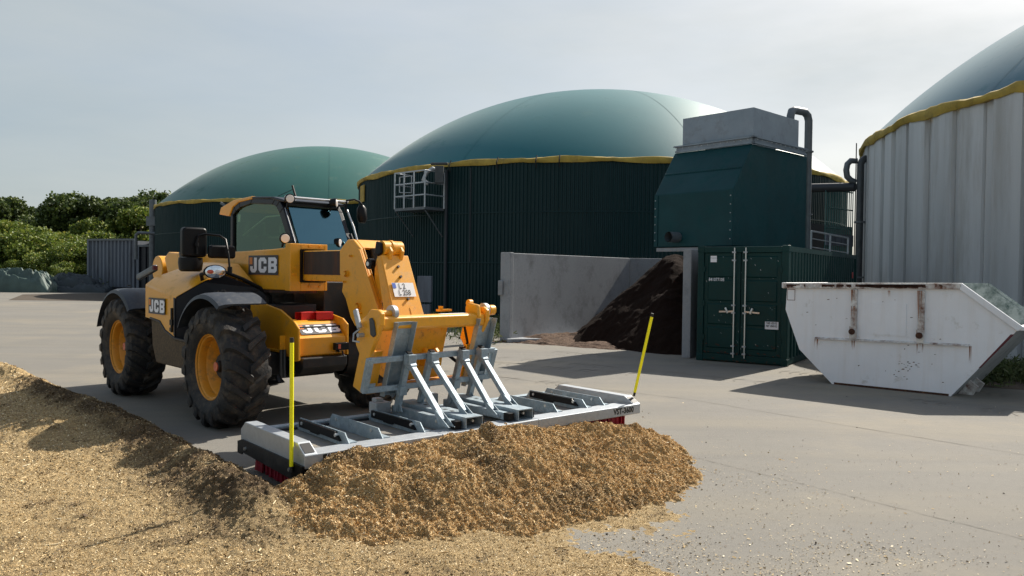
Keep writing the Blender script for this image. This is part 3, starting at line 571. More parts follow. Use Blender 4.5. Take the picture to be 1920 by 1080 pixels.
# ================================================================== WHITE SKIP
def skip(name, org, dirx, Wd, m, label, scale=1., details=True):
    t = thing(name, label, 'skip', org, math.atan2(dirx[1], dirx[0]))
    # local x along the side, y away (left), profile in x,z
    B = [(0, .0), (1.605, .0), (2.38, .98), (1.70, 1.52), (-.72, 1.48), (-.74, 1.10), (-.51, .49)]
    B = [(x * scale, z * scale) for x, z in B]; Wd *= scale
    for y in (0, Wd - .012):
        part('side_wall', MB().prism(B, y, y + .012), m if y == 0 else 'oldskip', t)
    n = len(B)
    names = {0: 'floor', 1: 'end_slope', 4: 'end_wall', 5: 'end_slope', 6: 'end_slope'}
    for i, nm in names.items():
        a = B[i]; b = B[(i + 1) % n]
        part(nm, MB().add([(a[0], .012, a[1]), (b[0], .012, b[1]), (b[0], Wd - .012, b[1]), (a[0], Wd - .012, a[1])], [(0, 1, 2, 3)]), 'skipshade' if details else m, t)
    s_ = scale
    for y0, y1 in ((-.05, -.002), (Wd + .002, Wd + .05)):
        part('rim_rail', MB().prism([(-.78 * s_, 1.44 * s_), (1.695 * s_, 1.48 * s_), (1.71 * s_, 1.565 * s_), (-.78 * s_, 1.525 * s_)], y0, y1), 'skipworn' if y0 < 1 else 'oldskip', t, bevel=.008)
        part('slope_rail', MB().prism([(1.69 * s_, 1.48 * s_), (2.37 * s_, .945 * s_), (2.44 * s_, 1.0 * s_), (1.715 * s_, 1.565 * s_)], y0 + .003, y1 - .003), m if y0 < 1 else 'oldskip', t, bevel=.008)
    part('end_rail', MB().box(-.80 * s_, -.72 * s_, -.03, Wd + .03, 1.445 * s_, 1.53 * s_), m, t, bevel=.01)
    part('end_rail', MB().box(2.35 * s_, 2.46 * s_, -.03, Wd + .03, .955 * s_, 1.01 * s_), m, t, bevel=.01)
    if details:
        for x in (.305, 1.215):
            r = part('rib', MB().box(x - .04, x + .045, -.045, -.001, .72, 1.45), 'skipworn', t, bevel=.01)
            part('lifting_pin', MB().tube([(x, -.04, .82), (x, -.10, .82)], .032, 14).tube([(x, -.09, .82), (x, -.11, .82)], .045, 14), 'skiprust', t, smooth=40)
            part('pin_plate', MB().box(x - .05, x + .05, -.056, -.046, .715, .90), 'skipworn', t)
        part('ledge', MB().hexa([(-.26, -.05, .675), (1.82, -.05, .71), (1.82, -.0, .71), (-.26, -.0, .675), (-.26, -.02, .70), (1.82, -.02, .735), (1.82, -.0, .735), (-.26, -.0, .70)]), 'skipworn', t)
        part('inspection_plate', MB().box(.56, 1.02, -.012, -.001, .79, 1.25), m, t)
        part('bottom_wear_strip', MB().box(.03, 1.58, -.004, -.001, .0, .03), 'skiprust', t)
        rr_ = random.Random(31); rp_ = MB()
        for k in range(60):
            x = rr_.choice([rr_.gauss(.75, .28), rr_.uniform(-.7, 1.6)]); w2 = rr_.uniform(.01, .07) * (1.6 if .35 < x < 1.2 else .6); zt = 1.50 + .016 * (x + .7)
            rp_.add([(x - w2, -.0535, zt - rr_.uniform(.01, .05)), (x + w2, -.0535, zt - rr_.uniform(.01, .05)), (x + w2 * .8, -.0535, zt + .004), (x - w2 * .9, -.0535, zt + .003)], [(0, 1, 2, 3)])
        part('rust_patches', rp_, 'skiprust', t, kind='stuff')
        st_ = MB()
        for x, zt, zb2 in [(.30, .70, .52), (1.21, .71, .5), (.28, 1.44, 1.2), (1.2, 1.45, .95), (.33, 1.2, .95), (-.25, .67, .5), (.8, 1.44, 1.33), (1.81, .71, .45)]:
            for j in range(5):
                xx = x + rr_.gauss(0, .022); wv = rr_.uniform(.002, .006); st_.add([(xx - wv, -.0605 if zt > .72 else -.0032, zt), (xx + wv, -.0605 if zt > .72 else -.0032, zt), (xx + wv * .2, -.0605 if zt > .72 else -.0032, zb2 + rr_.uniform(0, .12))], [(0, 1, 2)])
        part('rust_runs', st_, 'rustrun', t)
        part('notice', MB().box(-.71, -.60, -.004, -.001, 1.26, 1.42), 'skip', t)
        part('notice_frame', MB().box(-.718, -.592, -.002, -.0005, 1.252, 1.428), 'darkred', t)
        part('red_stripe', MB().add([(1.93, -.003, .42), (1.955, -.003, .425), (2.33, -.003, .90), (2.29, -.003, .90)], [(0, 1, 2, 3)]), 'darkred', t)
        rg_ = random.Random(9); sc = MB()
        for k in range(46):
            x, z = (rg_.gauss(1.05, .12), rg_.gauss(.36, .14)) if k < 24 else (rg_.uniform(-.45, 1.7), rg_.uniform(.1, 1.35))
            a = rg_.uniform(.004, .02); b = rg_.uniform(.002, .009)
            if z < .05: continue
            sc.add([(x - a, -.004, z - b), (x + a, -.004, z - b * .3), (x + a * .6, -.004, z + b), (x - a * .8, -.004, z + b * .6)], [(0, 1, 2, 3)])
        part('paint_scratches', sc, 'skiprust', t)
        [part('foot', MB().prism([(1.62, 0), (1.80, .0), (1.86, .12), (1.76, .20)], y, y + .07), 'skipworn', t) for y in (.35, .75)]
    return t
sd = Vector((math.cos(R(-42)), math.sin(R(-42))))
skip('waste_skip', (4.884, 11.65, 0), sd, 1.75, 'skip', 'white rust-stained steel skip standing in front of the green container')
if 0: skip('waste_skip', (8.6, 14.2, 0), Vector((math.cos(R(-40)), math.sin(R(-40)))), 1.75, 'oldskip', 'old green and white peeling skip partly hidden behind the white one', 1.0, False)

# ================================================================== LEFT CONTAINERS
def rcont(name, p, dirx, L_, Wd, h, m, label, pitch):
    t = thing(name, label, 'container', (p[0], p[1], 0), math.atan2(dirx[1], dirx[0]))
    P = corr(L_ - .1, 0, 0, pitch, .10); V = []
    for x, d in P: V += [(x + .05, d, .35), (x + .05, d, h - .12)]
    part('corrugated_side', MB().add(V, [(2 * i, 2 * i + 2, 2 * i + 3, 2 * i + 1) for i in range(len(P) - 1)]), m, t)
    part('box_body', MB().box(.06, L_ - .02, .13, Wd, .35, h - .14), m, t)
    part('top_rail', MB().box(0, L_, -.08, .12, h - .13, h), 'pipeg', t); part('bottom_rail', MB().box(0, L_, -.05, .12, .22, .349), 'contdark', t)
    for x in (-.02, L_ - .14): part('corner_post', MB().box(x, x + .16, -.07, .1, .22, h - .131), 'contgrey', t)
    for x in (.3, L_ * .5, L_ - .5): part('roller', MB().tube([(x, .1, .13), (x, .4, .13)], .13, 12), 'contdark', t)
    return t
rcont('roll_off_container', (-29.6, 53.6), (1, -.38), 4.3, 2.6, 3.65, 'contgrey', 'grey ribbed roll-off container at the far left by the bushes', .34)
rcont('roll_off_container', (-24.9, 51.0), (1, -.05), 5.6, 2.6, 3.2, 'contdark', 'dark container standing right of the grey ribbed container', .4)
rcont('roll_off_container', (-20.5, 47.5), (1, .1), 6.5, 2.6, 3.1, 'contgrey', 'slate grey container partly hidden behind the black mirrors', .4)
pp = thing('gas_pipe', 'grey pipe post with a long overhead pipe beside the far tank', 'pipe', (-23.4, 50, 0))
part('post', MB().tube([(0, 0, 0), (0, 0, 6.1)], .22, 12), 'pipeg', pp, smooth=40)
part('pipe_run', MB().tube([(-.6, -1, 2.2), (-.6, -1, 3.75), (-.45, -1, 3.9), (9, -1, 3.7)], .10, 8), 'pipeg', pp, smooth=40)
part('valve', MB().box(-.3, .35, -.3, .3, 4.4, 5.0), 'pipeg', pp)
lt = thing('floodlight_bracket', 'pale ladder-like bracket fixed on the far tank wall above the cab roof', 'bracket', (0, 0, 0))
part('arm', MB().beam((-16.1, 42.4, 5.3), (-15.4, 42.2, 4.9), .12, .12).beam((-15.2, 42.2, 5.4), (-15.2, 42.2, 3.3), .18, .1, (1, 0, 0)), 'pipeg', lt)

# tarps
def tarp(name, c, lx, ly, h, m, label, seed, rz=0):
    n = 150; u, v = np.meshgrid(np.linspace(-1, 1, n), np.linspace(-1, 1, 90), indexing='ij')
    x = u * lx; y = v * ly; base = np.clip(1 - np.abs(u) ** 3, 0, 1) ** .6 * np.clip(1 - np.abs(v) ** 4, 0, 1) ** .5
    rd = lambda sc, sd: 1 - 2 * np.abs(fbm(x * (1 + .5 * np.sin(y)), y * 1.6 + .4 * x, sc, sd, 3))
    z = h * base * (.42 + .42 * np.clip(rd(1.3, seed), -.2, 1) + .22 * np.clip(rd(.55, seed + 4), -.4, 1)) + .05 * rd(.25, seed + 9) * base
    me = grid_mesh(name, x, y, np.maximum(z, -.02), M[m], False); return link(name, me, None, None, label, 'tarpaulin', 'bundled tarpaulins by the bushes', (c[0], c[1], 0), rz)
tarp('tarpaulin', (-32.4, 50.6), 2.6, 1.2, 1.5, 'tarp', 'largest crumpled green tarpaulin heap at the left edge', 1)
tarp('tarpaulin', (-29.6, 51.8), 2.0, 1.1, 1.25, 'tarpd', 'dark folded tarpaulin behind the green one', 7)
tarp('tarpaulin', (-28.5, 51.2), 1.8, .9, .72, 'tarpd', 'low dark tarpaulin bundle nearest the grey ribbed container', 12)
tarp('tarpaulin', (-35.4, 50.8), 1.7, 1.1, 1.25, 'tarpd', 'black tarpaulin heap cut by the left frame edge', 16)

# ================================================================== VEGETATION
def make_tree(seed, h, r, leaf, n, m, clump=14, flat=1.):
    rg = np.random.default_rng(seed); cl = []
    for k in range(clump):
        a = rg.random() * 6.28; rad = r * .82 * math.sqrt(rg.random()); zz = h * (.28 + .64 * rg.random()); f = 1 - .45 * abs(zz / h - .45)
        cl.append((rad * math.cos(a) * f, rad * math.sin(a) * f, zz, r * rg.uniform(.18, .38)))
    cl.append((0, 0, h * .86, r * .36)); P = []
    for cx, cy, cz, cr in cl:
        k = n // len(cl); d = rg.normal(size=(k, 3)); d /= np.linalg.norm(d, axis=1)[:, None]; rr = cr * (.55 + .5 * rg.random(k) ** .6)[:, None]
        P.append(d * rr * [1, 1, .82 * flat] + [cx, cy, cz])
    P = np.concatenate(P); P = P[P[:, 2] > .15]
    P = P + rg.normal(size=P.shape) * leaf * .5
    crown = flakes('crown', P, leaf * rg.uniform(.6, 1.5, len(P)), m, rg, 1, .8)
    tb = MB().tube([(0, 0, -.1), (.1, .05, h * .25), (.05, -.1, h * .5), (.1, 0, h * .8)], [h * .035, h * .028, h * .02, h * .006], 8)
    for k in range(6):
        q = cl[k]; tb.tube([(.05, 0, h * (.25 + .07 * k)), (q[0] * .5, q[1] * .5, (h * .3 + q[2]) / 2), (q[0], q[1], q[2])], [h * .014, h * .009, h * .003], 5)
    return crown, tb.mesh('trunk', M['bark'])
protos = [make_tree(s, 8, 3.2, .19, 22000, M['leafd'], 32) for s in (1, 2, 3, 4)]
protl = [make_tree(s, 7, 2.7, .18, 14000, M['leafl'], 26) for s in (11, 12)]
tl = [(-58, 78, 8.2, 0, 'broad dark tree at the far left frame edge'), (-52.5, 80, 9.0, 1, 'dark tree rising at the left edge of the photo'), (-47.5, 76, 7.0, 2, 'dark tree second from the left, dipping lower'),
      (-44.8, 82, 7.6, 3, 'dark rounded tree left of the skyline gap'), (-42.3, 74, 9.2, 0, 'tall dark tree right of the skyline gap'), (-40.2, 78, 8.9, 1, 'dark full tree above the bush bank'),
      (-38.6, 82, 10.4, 2, 'tallest dark tree with an isolated round top'), (-37.0, 73, 8.2, 3, 'dark tree left of the ribbed container top'), (-35.2, 77, 8.1, 0, 'dark tree right above the grey ribbed container'),
      (-33.2, 75, 8.4, 1, 'dark tree beside the grey pipe post'), (-31, 80, 8.6, 2, 'dark tree partly behind the far tank'), (-63, 84, 9.5, 3, 'dark tree outside the left edge'), (-28, 84, 8, 1, 'dark tree hidden behind the far tank')]
for i, (x, y, h, k, lab) in enumerate(tl):
    t = thing('broadleaf_tree', lab, 'tree', (x, y, 0), i * 1.7, 'dark trees behind the yard'); t.scale = (h / 8 * 1.0, h / 8, h / 8 * .98)
    for nm, me in zip(('crown', 'trunk'), protos[k]): link(nm, me, t)
for i, (x, y, h, k, lab) in enumerate([(-50, 70, 6.2, 0, 'lighter green tree low at the left edge'), (-45.5, 71, 6.0, 1, 'lighter green young tree in front of the dark trees'), (-38, 69.5, 6.3, 0, 'light green tree above the ribbed container'), (-34, 70, 7.3, 1, 'pale green airy tree left of the pipe post'), (-55, 68, 6.5, 1, 'light green tree outside the left edge')]):
    t = thing('broadleaf_tree', lab, 'tree', (x, y, 0), i * 2.1 + 1, 'light green trees behind the yard'); t.scale = (h / 7,) * 3
    for nm, me in zip(('crown', 'trunk'), protl[k]): link(nm, me, t)
bush = [make_tree(s, 3, 2.1, .10, 14000, M['leafl'], 24, .9) for s in (21, 22, 23)]
rgb = random.Random(4)
where = ['left frame edge', 'left tarpaulin', 'green tarpaulin', 'dark tarpaulin', 'ribbed container']
for i in range(26):
    y = [58.5, 62, 65.5][i % 3] + rgb.uniform(-1, 1); x = -43.5 + i * .62 + rgb.uniform(-.5, .5) - (y - 58) * .35; h = [2.5, 4.0, 5.0][i % 3] * rgb.uniform(.85, 1.15)
    if i > 17: h *= .8
    t = thing('green_bush', '%s green bush in the %s row of the bank behind the %s' % (['low bright', 'rounded', 'tall leafy', 'yellowish', 'dense'][i % 5], ['front', 'middle', 'back'][i % 3], where[min(4, i // 5)]), 'bush', (x, y, -.2), i * 1.3, 'bushes on the bank at the far left')
    t.scale = (h / 3,) * 3
    for nm, me in zip(('crown', 'trunk'), bush[i % 3]): link(nm, me, t)
def tuft(name, regions, n, h, m, label, seed, size=.03):
    rg = np.random.default_rng(seed); P = []
    for (x, y, rx, ry) in regions:
        k = int(n / len(regions)); p = np.stack([x + rg.normal(size=k) * rx, y + rg.normal(size=k) * ry, rg.random(k) ** 1.5 * h], 1); P.append(p)
    P = np.concatenate(P); me = flakes(name, P, rg.uniform(.5, 1.6, len(P)) * size, m, rg, 2.2, .25); return link(name, me, None, 'stuff', label, 'weeds')
tuft('weeds', [(-.75, 20.5, .35, 1.2), (-1.0, 23.0, .5, .8), (-2.2, 24.6, .5, .6)], 9000, .3, M['weed'], 'low green weeds along the foot of the middle tank beside the bay', 3, .09)
tuft('weeds', [(8.3, 12.8, .9, .5), (9.6, 12.4, .8, .5), (7.6, 12.6, .5, .4)], 9000, .28, M['weed'], 'green and pale weeds growing beneath the skips on the right', 5, .07)
tuft('weeds', [(-33, 55.5, 6, 1.2), (-25, 56, 4, 1)], 9000, .9, M['weed'], 'strip of grass and weeds in front of the bush bank', 8, .35)
part('ground_patch', MB().add([(6.6, 11.7, .005), (9, 10.6, .005), (16, 11, .005), (14, 16, .005), (8, 15, .005)], [(0, 1, 2, 3, 4)]), 'dirt', None, kind='structure')

# ================================================================== TELEHANDLER
TH = thing('telehandler', 'yellow telehandler with big ribbed tyres and raised cab carrying the sweeper', 'telehandler', (VQ[0], VQ[1], 0), VQ[2])
def ring(mb, inner, outer, y0, y1):
    n = len(inner); V = [(x, y, z) for y in (y0, y1) for L_ in (inner, outer) for x, z in L_]
    for k in range(n - 1):
        a, b, c, d = k, k + 1, n + k + 1, n + k; e = 2 * n
        mb.add([V[a], V[b], V[c], V[d], V[a + e], V[b + e], V[c + e], V[d + e]], [(0, 1, 2, 3), (7, 6, 5, 4), (0, 1, 5, 4), (1, 2, 6, 5), (2, 3, 7, 6), (3, 0, 4, 7)])
    return mb
# ---- wheels
ty = MB()
prof = [(-.155, .33), (-.20, .375), (-.226, .45), (-.222, .515), (-.195, .565), (-.12, .585), (0, .592), (.12, .585), (.195, .565), (.222, .515), (.226, .45), (.20, .375), (.155, .33)]
ty.lathe(prof, 96, 'Y')
NL = 18
for s in (-1, 1):
    for k in range(NL):
        th0 = 2 * math.pi * (k + (0 if s < 0 else .5)) / NL
        ys = [-.018, .05, .11, .165, .205, .228, .236]; ths = [.0, .085, .16, .225, .262, .282, .29]; ro = [.628, .629, .627, .622, .606, .57, .52]; rb = [.57, .57, .565, .55, .53, .50, .46]; wd = [.040, .036, .036, .038, .042, .044, .038]
        V = []
        for y, t_, r0_, r1_, w_ in zip(ys, ths, ro, rb, wd):
            for (r_, ww) in ((r1_, w_ * 1.35), (r0_, w_ * .8), (r0_, -w_ * .8), (r1_, -w_ * 1.35)):
                q = th0 + t_ + ww / r_; V.append((r_ * math.cos(q), s * y, r_ * math.sin(q)))
        F = [(4 * i + a, 4 * i + 4 + a, 4 * i + 4 + (a + 1) % 4, 4 * i + (a + 1) % 4) for i in range(6) for a in range(4)] + [(0, 1, 2, 3), (27, 26, 25, 24)]
        ty.add(V, F)
tyme = ty.mesh('tyre', M['tyre'], 32)
rim = MB().lathe([(-.158, .328), (-.172, .338), (-.165, .345), (-.150, .33), (-.145, .312), (-.125, .302), (-.07, .298), (-.055, .283), (-.02, .275), (.0, .258), (.045, .252), (.07, .235), (.075, .13), (.07, .0)], 56, 'Y')
rimme = rim.mesh('rim', M['rimyel'], 35)
hub = MB().lathe([(.07, .14), (-.03, .135), (-.05, .115), (-.055, .0)], 28, 'Y').lathe([(-.05, .062), (-.085, .058), (-.10, .035), (-.10, 0)], 20, 'Y')
for k in range(10):
    q = 2 * math.pi * k / 10; hub.tube([(.175 * math.cos(q), .075, .175 * math.sin(q)), (.175 * math.cos(q), .045, .175 * math.sin(q))], .014, 6)
hubme = hub.mesh('wheel', M['black'], 35)
capme = MB().tube([(0, -.102, 0), (0, -.088, 0)], .048, 18).mesh('hub_cap', M['lampr'])
valme = MB().tube([(.20, -.10, .20), (.215, -.05, .215), (.19, .0, .19)], .013, 8).tube([(.20, -.11, .20), (.212, -.09, .212)], .02, 8).mesh('valve', M['lampr'])
for i, (x, y) in enumerate(((0, -.92), (-2.75, -.92), (0, .92), (-2.75, .92))):
    wl = link('wheel', hubme, TH, loc=(x, y, .622), rz=0 if y < 0 else math.pi); wl.rotation_euler = (0, R([8, 31, 13, 50][i]), 0 if y < 0 else math.pi)
    link('tyre', tyme, wl); link('rim', rimme, wl); link('hub_cap', capme, wl); link('valve', valme, wl)
# ---- fenders
def fender(cx, a0, a1, Rf, y0, y1, s=1):
    mb = MB(); n = 22; V = []
    for i in range(n + 1):
        q = R(a0 + (a1 - a0) * i / n); c, s_ = math.cos(q), math.sin(q)
        k_ = 1 if abs(y0) > abs(y1) else -1; ya, yb_ = (y0, y1) if k_ > 0 else (y1, y0); g_ = 1 if yb_ > ya else -1
        for r_, y in ((Rf - .035, ya), (Rf + .005, ya + g_ * .015), (Rf + .022, ya + g_ * .07), (Rf + .028, ya + g_ * .17), (Rf + .028, yb_), (Rf + .014, yb_), (Rf + .008, ya + g_ * .15), (Rf - .03, ya + g_ * .025)):
            V.append((cx + r_ * c, y, .6 + r_ * s_))
    F = [(8 * i + a, 8 * i + 8 + a, 8 * i + 8 + (a + 1) % 8, 8 * i + (a + 1) % 8) for i in range(n) for a in range(8)] + [tuple(range(8)), tuple(8 * n + a for a in range(7, -1, -1))]
    return mb.add(V, F)
part('fender', fender(0, 148, 60, .765, -1.17, -.66), 'fender', TH, smooth=50)
part('fender', fender(-2.75, 160, 44, .745, -1.15, -.66), 'fender', TH, smooth=50)
part('fender', fender(-2.75, 150, 44, .745, .66, 1.15), 'fender', TH, smooth=50)
part('fender', fender(0, 120, 60, .765, .66, 1.15), 'blackpl', TH, smooth=30)
for cx, a in ((0, 88), (0, 100), (-2.75, 92)):
    part('fender_bolt', MB().tube([(cx + .80 * math.cos(R(a)), -.95, .6 + .80 * math.sin(R(a))), (cx + .815 * math.cos(R(a)), -.95, .6 + .815 * math.sin(R(a)))], .022, 6), 'blackpl', TH)
# ---- chassis
ch = MB().box(-3.45, .30, -.32, .28, .55, 1.02).box(-.14, .14, -.75, .75, .50, .74).box(-2.9, -2.6, -.75, .75, .50, .74).box(-2.3, -.65, .25, 1.0, .50, 1.0).box(-.75, -.12, -.30, .22, 1.0, 1.24).box(-.55, -.1, .30, .9, .7, 1.5)
part('chassis', ch, 'black', TH, bevel=.012)
part('front_underbody', MB().prism([(-.3, .70), (.50, .70), (.50, .60), (.42, .52), (.30, .55), (.22, .47), (.1, .50), (-.1, .42), (-.3, .5)], -.30, .24), 'black', TH, bevel=.01)
part('counterweight', MB().prism([(-3.95, .55), (-3.95, 1.15), (-3.75, 1.35), (-3.3, 1.35), (-3.3, .55)], -.45, .95), 'yelworn', TH, bevel=.04)
for y in (-.5, .45):
    part('axle_hub', MB().lathe([(0, .2), (.12, .24), (.3, .24), (.33, .15)], 20, 'Y', (0, y if y > 0 else y - .33, .62)), 'black', TH, smooth=35)
# ---- engine hood
A_ = (-1.84, -1.08, 1.44); B_ = (-.92, -1.08, 1.31); C_ = (-.80, -.80, 1.50); D_ = (-.72, -.60, 1.575); P1 = (-1.24, -.985, 1.462); P2 = (-1.86, -.97, 1.523); P4 = (-1.12, -.62, 1.635); P3 = (-1.95, -.5, 1.69); P5 = (-1.12, -.26, 1.70); P6 = (-1.95, -.26, 1.725); D5 = (-.66, -.24, 1.43)
SB = [(-1.84, -1.08, 1.05), (-1.35, -1.08, 1.02), (-1.20, -1.08, .93), (-.92, -1.08, .86)]
hd = MB().add([A_, B_, C_, D_, P1, P2, P4, P3, P5, P6, D5] + SB + [(-1.95, -.5, 1.05), (-1.95, -.26, 1.05)],
    [(0, 11, 12, 13, 14, 1), (0, 1, 4, 5), (1, 2, 4), (2, 3, 6, 4), (5, 4, 6, 7), (7, 6, 8, 9), (3, 10, 8, 6), (0, 5, 7, 15, 11), (7, 9, 16, 15)])
ho = part('engine_hood', hd, 'yel', TH, bevel=.016, smooth=30)
blk = MB(); fr_ = [(-.925, -1.075, .56), (-.925, -1.075, 1.30), (-.805, -.795, 1.49), (-.725, -.60, 1.56), (-.665, -.24, 1.42), (-.60, -.16, 1.38), (-.60, -.16, .56)]
blk.add(fr_ + [(x - .06, y + .01, z) for x, y, z in fr_], [tuple(range(7)), tuple(range(13, 6, -1))] + [(i, (i + 1) % 7, 7 + (i + 1) % 7, 7 + i) for i in range(7)])
ng = part('hood_grille', blk, 'navy', TH, bevel=.01)
part('grille_trim', MB().tube([(-.78, -.76, 1.575), (-.74, -.60, 1.60), (-.70, -.40, 1.52), (-.64, -.22, 1.42), (-.58, -.12, 1.32), (-.56, -.10, 1.0)], .022, 8), 'blackpl', TH, smooth=40)
part('grille_crease', MB().tube([(-.84, -.90, 1.18), (-.74, -.55, 1.33), (-.64, -.2, 1.40)], .010, 6), 'navy', TH)
part('side_trim', MB().prism([(-.955, .90), (-.915, .86), (-.915, 1.30), (-.955, 1.31)], -1.087, -1.07), 'navy', TH, bevel=.004)
part('fuel_tank_cover', MB().prism([(-1.66, 1.035), (-1.36, 1.01), (-1.20, .915), (-.92, .845), (-.60, .835), (-.64, .53), (-1.50, .53), (-1.62, .72)], -1.075, -.45), 'mudcover', TH, bevel=.02)
part('cover_trim', MB().tube([(-1.66, -1.08, 1.045), (-1.36, -1.08, 1.02), (-1.20, -1.08, .925), (-.92, -1.08, .855), (-.60, -1.08, .845)], .014, 6), 'navy', TH, smooth=50)
part('grab_latch', MB().box(-1.0, -.975, -1.10, -1.078, .92, 1.19).box(-1.03, -.96, -1.10, -1.078, 1.0, 1.06).box(-1.03, -.985, -1.10, -1.078, .93, .97), 'blackpl', TH)
part('air_intake', MB().lathe([(-.02, .10), (.0, .125), (.08, .135), (.14, .13), (.15, .0)], 24, 'Z', (-1.12, -.83, 1.62)), 'blackpl', TH, smooth=40)
# ---- decals
LET = {'J': [[(.16, 0), (.52, 0), (.68, .18), (.68, 1), (.40, 1), (.40, .24), (.27, .24), (.27, .42), (0, .42), (0, .18)]],
 'C': [[(.18, 0), (.62, 0), (.80, .18), (.80, .40), (.52, .40), (.52, .25), (.28, .25), (.28, .75), (.52, .75), (.52, .60), (.80, .60), (.80, .82), (.62, 1), (.18, 1), (0, .82), (0, .18)]],
 'B': [[(0, 0), (.66, 0), (.82, .14), (.82, .40), (.74, .5), (.82, .6), (.82, .86), (.66, 1), (0, 1), (0, .76), (.54, .76), (.54, .61), (.28, .61), (.28, .39), (.54, .39), (.54, .24), (0, .24)], [(0, .23), (.28, .23), (.28, .77), (0, .77)]]}
def logo(o, u, v, W_, H_, skewl=0., plate=True):
    base = Vector(o); u = Vector(u).normalized(); v = Vector(v); v = (v - u * v.dot(u)).normalized(); n_ = u.cross(v)
    q = [(-.5, -.5), (.5, -.5), (.5, .5), (-.5, .5)]
    pb = MB().hexa([base + u * a * W_ + v * b * H_ + n_ * .001 for a, b in q] + [base + u * a * W_ + v * b * H_ + n_ * .004 for a, b in q])
    d = part('decal', pb, 'grey', TH)
    d2 = part('decal_mark', MB().hexa([base + u * (a * W_ * .10 - W_ * .41) + v * (b * H_ * .36 + H_ * .22) + n_ * .0045 for a, b in q] + [base + u * (a * W_ * .10 - W_ * .41) + v * (b * H_ * .36 + H_ * .22) + n_ * .006 for a, b in q]), 'orange', d)
    x = -.40; hs = H_ * .78; tot = W_ * .90; sc = tot / 2.62; x0 = -tot / 2 + .012
    for ch_, wd_ in (('J', .80), ('C', .92), ('B', .84)):
        mb = MB()
        for k, poly in enumerate(LET[ch_]):
            zz = .0062 + .0004 * k
            P = [base + u * (x0 + a * sc) + v * ((b - .5) * hs) + n_ * zz for a, b in poly]; mb.add(P, [tuple(range(len(P)))])
        part('letter', mb, 'letter', d); x0 += wd_ * sc + .012
    return d
logo((-.60, -.202, 1.685), (1, 0, 0), (0, 0, 1), .72, .225)
logo((-1.43, -1.092, 1.195), (1, 0, 0), (0, 0, 1), .50, .185)
# ---- boom
bm_ = MB().prism([(0, 1.405), (0, 1.905), (-.16, 1.875), (-.45, 1.865), (-1.45, 1.848), (-3.2, 1.80), (-3.45, 1.70), (-3.35, 1.50), (-1.9, 1.50), (-1.62, 1.47), (-1.36, 1.40)], -.195, .20)
part('outer_boom', bm_, 'yel', TH, bevel=.012)
part('boom_stiffener', MB().prism([(-1.55, 1.53), (-1.30, 1.53), (-1.12, 1.42), (-1.12, 1.40), (-1.3, 1.40), (-1.6, 1.48)], -.212, -.197), 'yel', TH, bevel=.006)
part('warning_text', MB().prism([(-1.75, 1.665), (-1.30, 1.645), (-1.30, 1.66), (-1.75, 1.68)], -.199, -.196), 'mudcover', TH)
cl = MB().box(-.055, .055, -.215, -.085, 1.40, 1.925).box(-.055, .055, .215, .25, 1.40, 1.925).box(-.055, .055, -.084, .214, 1.865, 1.925).box(-.055, .055, -.084, .214, 1.40, 1.495)
part('boom_collar', cl, 'yel', TH, bevel=.006)
part('boom_bottom_rail', MB().box(-.30, .055, -.20, -.10, 1.385, 1.40).box(-1.3, -.06, -.19, .19, 1.37, 1.40), 'rust', TH)
for y, z in ((.02, 1.90), (.15, 1.90), (.02, 1.45), (.15, 1.45), (-.15, 1.66), (-.15, 1.59), (-.18, 1.59)):
    part('collar_bolt', MB().tube([(.05, y, z), (.072, y, z)], .014, 6), 'yelworn', TH)
for z in (1.503, 1.845): part('slide_pad', MB().box(.0, .10, -.083, .21, z - (.006 if z < 1.6 else -.002), z + .014), 'blackpl', TH)
part('slide_pad', MB().box(.0, .09, -.098, -.078, 1.50, 1.86), 'blackpl', TH)
part('inner_boom', MB().box(-.1, 1.0, -.068, .165, 1.515, 1.845), 'yelworn', TH, bevel=.012)
part('slide_plate', MB().box(.095, .985, -.0725, -.0685, 1.585, 1.835), 'rust', TH)
part('boom_pivot', MB().tube([(-3.45, -.36, 1.62), (-3.45, .36, 1.62)], .19, 24), 'yel', TH, smooth=40, bevel=.01)
part('boom_pivot', MB().prism([(-3.0, 1.45), (-3.2, 1.78), (-3.05, 1.86), (-2.65, 1.84), (-2.5, 1.5)], -.36, -.22), 'yel', TH, bevel=.02)
part('pivot_shade', MB().prism([(-2.66, 1.86), (-2.50, 1.80), (-2.45, 1.6), (-2.6, 1.6)], -.37, -.35), 'navy', TH, bevel=.02)
rl = part('rear_lamp', MB().hexa([(-2.62, -.92, 1.47), (-2.02, -.92, 1.60), (-2.02, -.86, 1.60), (-2.62, -.86, 1.47), (-2.64, -.92, 1.55), (-2.04, -.92, 1.68), (-2.04, -.86, 1.68), (-2.64, -.86, 1.55)]), 'pipeg', TH, bevel=.02)
part('lens', MB().box(-2.06, -2.015, -.922, -.87, 1.615, 1.665), 'darkred', rl)
